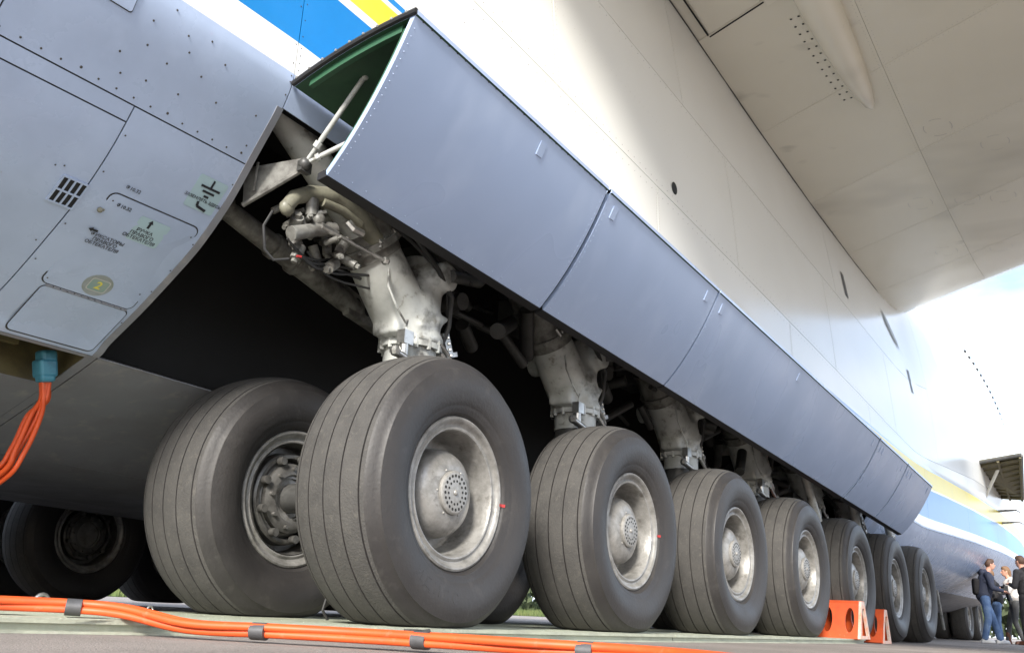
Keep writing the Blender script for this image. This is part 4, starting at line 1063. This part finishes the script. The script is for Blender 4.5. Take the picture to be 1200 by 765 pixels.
# ------------------------------------------------------------------ wheel chocks
def chock(loc, z, flip, label):
    o = empty('wheel_chock', (loc[0], loc[1], z), label, 'wheel chock', 'orange wheel chocks')
    s_ = -1 if flip else 1
    Lk, Hh, b0, b1, tp, th = .62, .34, -.02, .36, .09, .022     # runs along Y; steep face towards the tyre
    def fr(x, y, zz): return Vector((loc[0]+s_*x, loc[1]+y, z+zz))
    # steep and sloping faces with oval cut-outs: built as frames round each opening
    def face_with_holes(p0, p1, nh, name, ho=(.16, .84)):
        g = MB(); wseg = Lk/nh; n = 16
        nrm = Vector((-(p1[1]-p0[1]), 0, (p1[0]-p0[0]))).normalized()
        for h in range(nh):
            y0, y1 = h*wseg, (h+1)*wseg; oc = []; ic = []
            for i in range(n):
                a = 2*math.pi*i/n; cx, cy = math.cos(a), math.sin(a); m_ = max(abs(cx), abs(cy))
                oc.append(((y0+y1)/2+cx/m_*wseg/2, .5+cy/m_*.5)); ic.append(((y0+y1)/2+cx*wseg*.21, (ho[0]+ho[1])/2+cy*(ho[1]-ho[0])/2))
            def pt(y, v, dpt): return fr(p0[0]+(p1[0]-p0[0])*v-nrm.x*dpt, y, p0[1]+(p1[1]-p0[1])*v-nrm.z*dpt)
            b = len(g.v)
            for dpt in (0, th):
                g.v += [pt(y, v, dpt) for y, v in oc]+[pt(y, v, dpt) for y, v in ic]
            for i in range(n):
                j = (i+1) % n
                g.face((b+i, b+j, b+n+j, b+n+i)); g.face((b+2*n+i, b+3*n+i, b+3*n+j, b+2*n+j)); g.face((b+n+i, b+n+j, b+3*n+j, b+3*n+i)); g.face((b+i, b+2*n+i, b+2*n+j, b+j))
        return g.build(name, 'chock_orange', o, smooth=0)
    face_with_holes((b0, 0), (b0+.13, Hh), 3, 'pierced_face'); face_with_holes((b1, 0), (b0+.13+tp, Hh), 3, 'pierced_face')
    g = MB(); g.prism([fr(b0+.125, 0, Hh-.012), fr(b0+.135+tp, 0, Hh-.012), fr(b0+.135+tp, 0, Hh+.012), fr(b0+.125, 0, Hh+.012)], (0, Lk, 0)); g.build('top_bar', 'chock_orange', o, smooth=0)
    for y in (-.004, Lk-.02):
        g = MB(); oc = [(b0-.004, 0), (b1+.004, 0), (b0+.138+tp, Hh+.008), (b0+.122, Hh+.008)]; cxm, czm = .17, .14
        ic = [(.055, .03), (b1-.065, .03), (b0+.125+tp, Hh-.06), (b0+.135, Hh-.06)]
        L = [fr(x, y, zz) for x, zz in oc]+[fr(x, y, zz) for x, zz in ic]; L += [v+Vector((0, .024, 0)) for v in L]
        F = []
        for i in range(4):
            j = (i+1) % 4; F += [(i, j, 4+j, 4+i), (8+i, 12+i, 12+j, 8+j), (4+i, 4+j, 12+j, 12+i), (i, 8+i, 8+j, j)]
        g.add(L, F); g.build('end_frame', 'chock_edge', o, smooth=0)
    return o
X5 = WX0+4*WSP
chock((X5-.80, 2.36, 0), .0435, False, 'orange wheel chock with oval holes at the end of the plates')
chock((X5+.80, 2.44, 0), 0.0005, True, 'orange wheel chock between the fifth and sixth outer wheels')
# ------------------------------------------------------------------ people
def person(loc, ang, H, label, top, bottom, shoe, hair, pose, extra=None, hair_len=0):
    """local frame: x forward, y left, z up, 1.75 m tall, scaled to H"""
    k = H/1.75
    Mx = Matrix.Translation(Vector(loc)) @ Matrix.Rotation(ang, 4, 'Z') @ Matrix.Scale(k, 4)
    lean = pose.get('lean', 0)
    hip = Vector((0, 0, .93)); nb = Vector((.50*math.sin(lean), 0, .93+.50*math.cos(lean)))
    def T(v): return Mx @ Vector(v)
    sh = {s_: nb+Vector((0, s_*.19, -.04)) for s_ in (1, -1)}
    hipj = {s_: hip+Vector((0, s_*.095, -.02)) for s_ in (1, -1)}
    head = nb+Vector((.05+pose.get('headfwd', .0), 0, .185))
    hd_rot = Matrix.Rotation(pose.get('turn', 0), 3, 'Z')
    def fin(g, name, m, parent, vox, it=3):
        for i, v in enumerate(g.v): g.v[i] = Mx @ v
        if parent is None: org = Vector(loc); 
        o = g.build(name, m, parent, smooth=0, loc=Z0 if parent is None else None); remesh(o, vox*k, it); return o
    g = MB()   # body, one surface
    g.ball(head, (.088, .074, .115), 16, rot=hd_rot); g.ball(head+hd_rot @ Vector((.03, 0, -.055)), (.06, .055, .06), 12, rot=hd_rot)
    g.capsule(head+hd_rot @ Vector((.086, 0, .005)), head+hd_rot @ Vector((.104, 0, -.028)), .010, .015, 8)
    for s_ in (1, -1): g.ball(head+hd_rot @ Vector((-.005, s_*.076, -.005)), (.018, .009, .03), 8, rot=hd_rot)
    g.ball(head+hd_rot @ Vector((.083, 0, -.062)), (.012, .022, .007), 8, rot=hd_rot)
    g.capsule(nb+Vector((0, 0, -.05)), head+Vector((-.01, 0, -.06)), .062, .054, 12)
    g.capsule(hip+Vector((0, 0, .05)), nb+Vector((0, 0, -.14)), .125, .135, 14)
    J = {}
    for s_, n_ in ((1, 'l'), (-1, 'r')):
        el = sh[s_]+Vector(pose['el_'+n_]); ha = el+Vector(pose['ha_'+n_]); kn = hipj[s_]+Vector(pose['kn_'+n_]); an = kn+Vector(pose['an_'+n_]); an.z = .085
        J[n_] = (el, ha, kn, an)
        g.capsule(nb+Vector((0, 0, -.06)), sh[s_], .07, .055); g.capsule(sh[s_], el, .05, .039); g.capsule(el, ha, .038, .026)
        d = (ha-el).normalized(); side = d.cross(Vector((0, 0, 1)));
        if side.length < .1: side = Vector((0, 1, 0))
        side.normalize(); palm = ha+d*.05; g.ball(palm, (.042, .042, .03), 8)
        for f in range(4):
            b = palm+side*(.03-.02*f)+d*.02; m_ = b+d*(.036+.004*(f in (1, 2)))+Vector((0, 0, -.006)); g.capsule(b, m_, .0095, .009, 8); g.capsule(m_, m_+d*.018+Vector((0, 0, -.022)), .009, .0078, 8)
        g.capsule(palm+side*.035-d*.02, palm+side*.058+d*.018, .011, .0095, 8)
        tq = pose.get('tw', 1); g.capsule(hipj[s_], kn, .085*tq, .056*tq); g.capsule(kn, an, .054*tq, .036)
        g.capsule(an+Vector((-.03, 0, -.045)), an+Vector((.13, 0, -.055)), .036, .03)
    body = fin(g, 'person', 'skin', None, .0105, 3); tag(body, label, 'person')
    body.location = Z0
    g = MB()   # jacket
    ln = pose.get('hem', .02)
    g.capsule(hip+Vector((0, 0, ln+.06)), nb+Vector((0, 0, -.12)), .165, .165, 16); g.ball(hip+Vector((0, 0, ln+.06)), (.15, .185, .12), 14); g.ball(nb+Vector((0, 0, -.16)), (.145, .205, .16), 14)
    g.capsule(nb+Vector((-.02, 0, -.03)), nb+Vector((-.005, 0, .02)), .078, .07)
    if extra == 'hood': g.ball(nb+Vector((-.085, 0, .02)), (.085, .11, .07), 12)
    for s_, n_ in ((1, 'l'), (-1, 'r')):
        el, ha, kn, an = J[n_]; g.capsule(nb+Vector((0, 0, -.08)), sh[s_], .09, .075); g.capsule(sh[s_], el, .072, .058); g.capsule(el, el.lerp(ha, .86), .056, .042)
    fin(g, 'jacket', top, body, .014, 3)
    g = MB()   # trousers
    tw = pose.get('tw', 1)
    g.ball(hip+Vector((0, 0, -.02)), (.125, .165, .13), 14)
    for s_, n_ in ((1, 'l'), (-1, 'r')):
        el, ha, kn, an = J[n_]; g.capsule(hipj[s_], kn, .10*tw, .075*tw); g.capsule(kn, kn.lerp(an, .96), .074*tw, .066*tw)
    fin(g, 'trousers', bottom, body, .014, 3)
    for s_, n_ in ((1, 'l'), (-1, 'r')):
        el, ha, kn, an = J[n_]; g = MB(); g.capsule(an+Vector((-.035, 0, -.04)), an+Vector((.15, 0, -.05)), .047, .038); g.box(an+Vector((.055, 0, -.074)), (.27, .088, .022)); 
        if pose.get('boots'): g.capsule(an+Vector((-.02, 0, -.02)), an+Vector((-.015, 0, .14)), .05, .055)
        fin(g, 'shoe', shoe, body, .012, 2)
    g = MB(); g.ball(head+hd_rot @ Vector((-.014, 0, .022)), (.092, .083, .108), 14, rot=hd_rot); g.ball(head+hd_rot @ Vector((.03, 0, .075)), (.065, .068, .05), 12, rot=hd_rot)
    if hair_len: g.capsule(head+hd_rot @ Vector((-.05, 0, .0)), head+hd_rot @ Vector((-.07, 0, -hair_len)), .07, .05)
    ho = fin(g, 'hair', hair, body, .012, 2)
    # cut the face free
    for s_ in (1, -1):
        g = MB(); g.ball(T(head+hd_rot @ Vector((.078, s_*.031, .008))), .009*k, 8); g.build('eye', 'ink', body)
    return body, J, T, nb, hip
stand = dict(el_l=(.02, .06, -.29), ha_l=(.10, .0, -.24), el_r=(.02, -.06, -.29), ha_r=(.10, 0, -.24), kn_l=(.03, .01, -.43), an_l=(-.02, .01, -.42), kn_r=(.02, -.01, -.43), an_r=(-.03, -.01, -.42))
ANG = math.atan2(-.83, .56)      # towards the photographer's right
p1 = dict(stand, lean=.16, headfwd=.05, turn=.1, el_l=(.06, .09, -.27), ha_l=(.24, -.10, .02), el_r=(.05, -.08, -.27), ha_r=(.22, .06, -.06), kn_l=(.16, .02, -.40), an_l=(.10, .0, -.42), kn_r=(.02, -.02, -.43), an_r=(-.10, 0, -.42), hem=-.02)
bd, J, T, nb, hip = person((23.3, 3.10, 0), ANG-.25, 1.80, 'man in navy hooded jacket and jeans holding a camera', 'navy', 'jeans', 'shoe_white', 'hair_brown', p1, 'hood')
g = MB(); hm = (J['l'][1]+J['r'][1])/2+Vector((.05, 0, 0)); g.box(T(hm+Vector((0, 0, .03))), (.09, .14, .10), Matrix.Rotation(ANG, 3, 'Z')); g.tube([T(hm+Vector((.02, 0, .0))), T(hm+Vector((.06, 0, -.10))), T(hm+Vector((.09, 0, -.22)))], [.042, .045, .055], 14); g.ball(T(hm+Vector((0, 0, .09))), .03, 8)
tag(g.build('camera_body', 'lens'), 'black camera with long lens held by the man in the navy jacket', 'camera')
g = MB(); g.box(T((-.13, .02, 1.14)), (.14, .27, .36), Matrix.Rotation(ANG-.25, 3, 'Z')); o = g.build('backpack', 'black_cloth', smooth=0); bv = o.modifiers.new('bevel', 'BEVEL'); bv.width = .06; bv.segments = 3
tag(o, 'black backpack on the man with the camera', 'bag')
p2 = dict(stand, lean=.08, turn=.3, el_r=(.10, -.05, -.24), ha_r=(.18, .05, .10))
person((24.3, 2.98, 0), ANG+2.6, 1.62, 'person in dark top and jeans half hidden behind the man with the camera', 'black_cloth', 'jeans', 'shoe_white', 'hair_fair', p2)
p3 = dict(stand, lean=.10, headfwd=.02, el_l=(.12, .05, -.25), ha_l=(.23, .0, .06), el_r=(.10, -.05, -.25), ha_r=(.22, .03, .08), kn_l=(.05, .0, -.43), an_l=(-.14, .0, -.41), kn_r=(.12, -.01, -.42), an_r=(.08, .02, -.42), tw=.82, boots=True, hem=.06)
person((23.75, 2.56, 0), ANG+math.pi-.25, 1.66, 'woman in pale cardigan and dark grey trousers with brown boots', 'cream_cloth', 'grey_cloth', 'shoe_brown', 'hair_fair', p3, None, .10)
p4 = dict(stand, lean=.05, el_l=(.0, .11, -.28), ha_l=(.20, -.12, .05), el_r=(.0, -.11, -.28), ha_r=(.20, .12, .05))
person((22.4, 2.17, 0), ANG+2.0, 1.80, 'man in black jacket cut off by the right edge of the picture', 'black_cloth', 'black_cloth', 'shoe_brown', 'hair_brown', p4, 'hood')
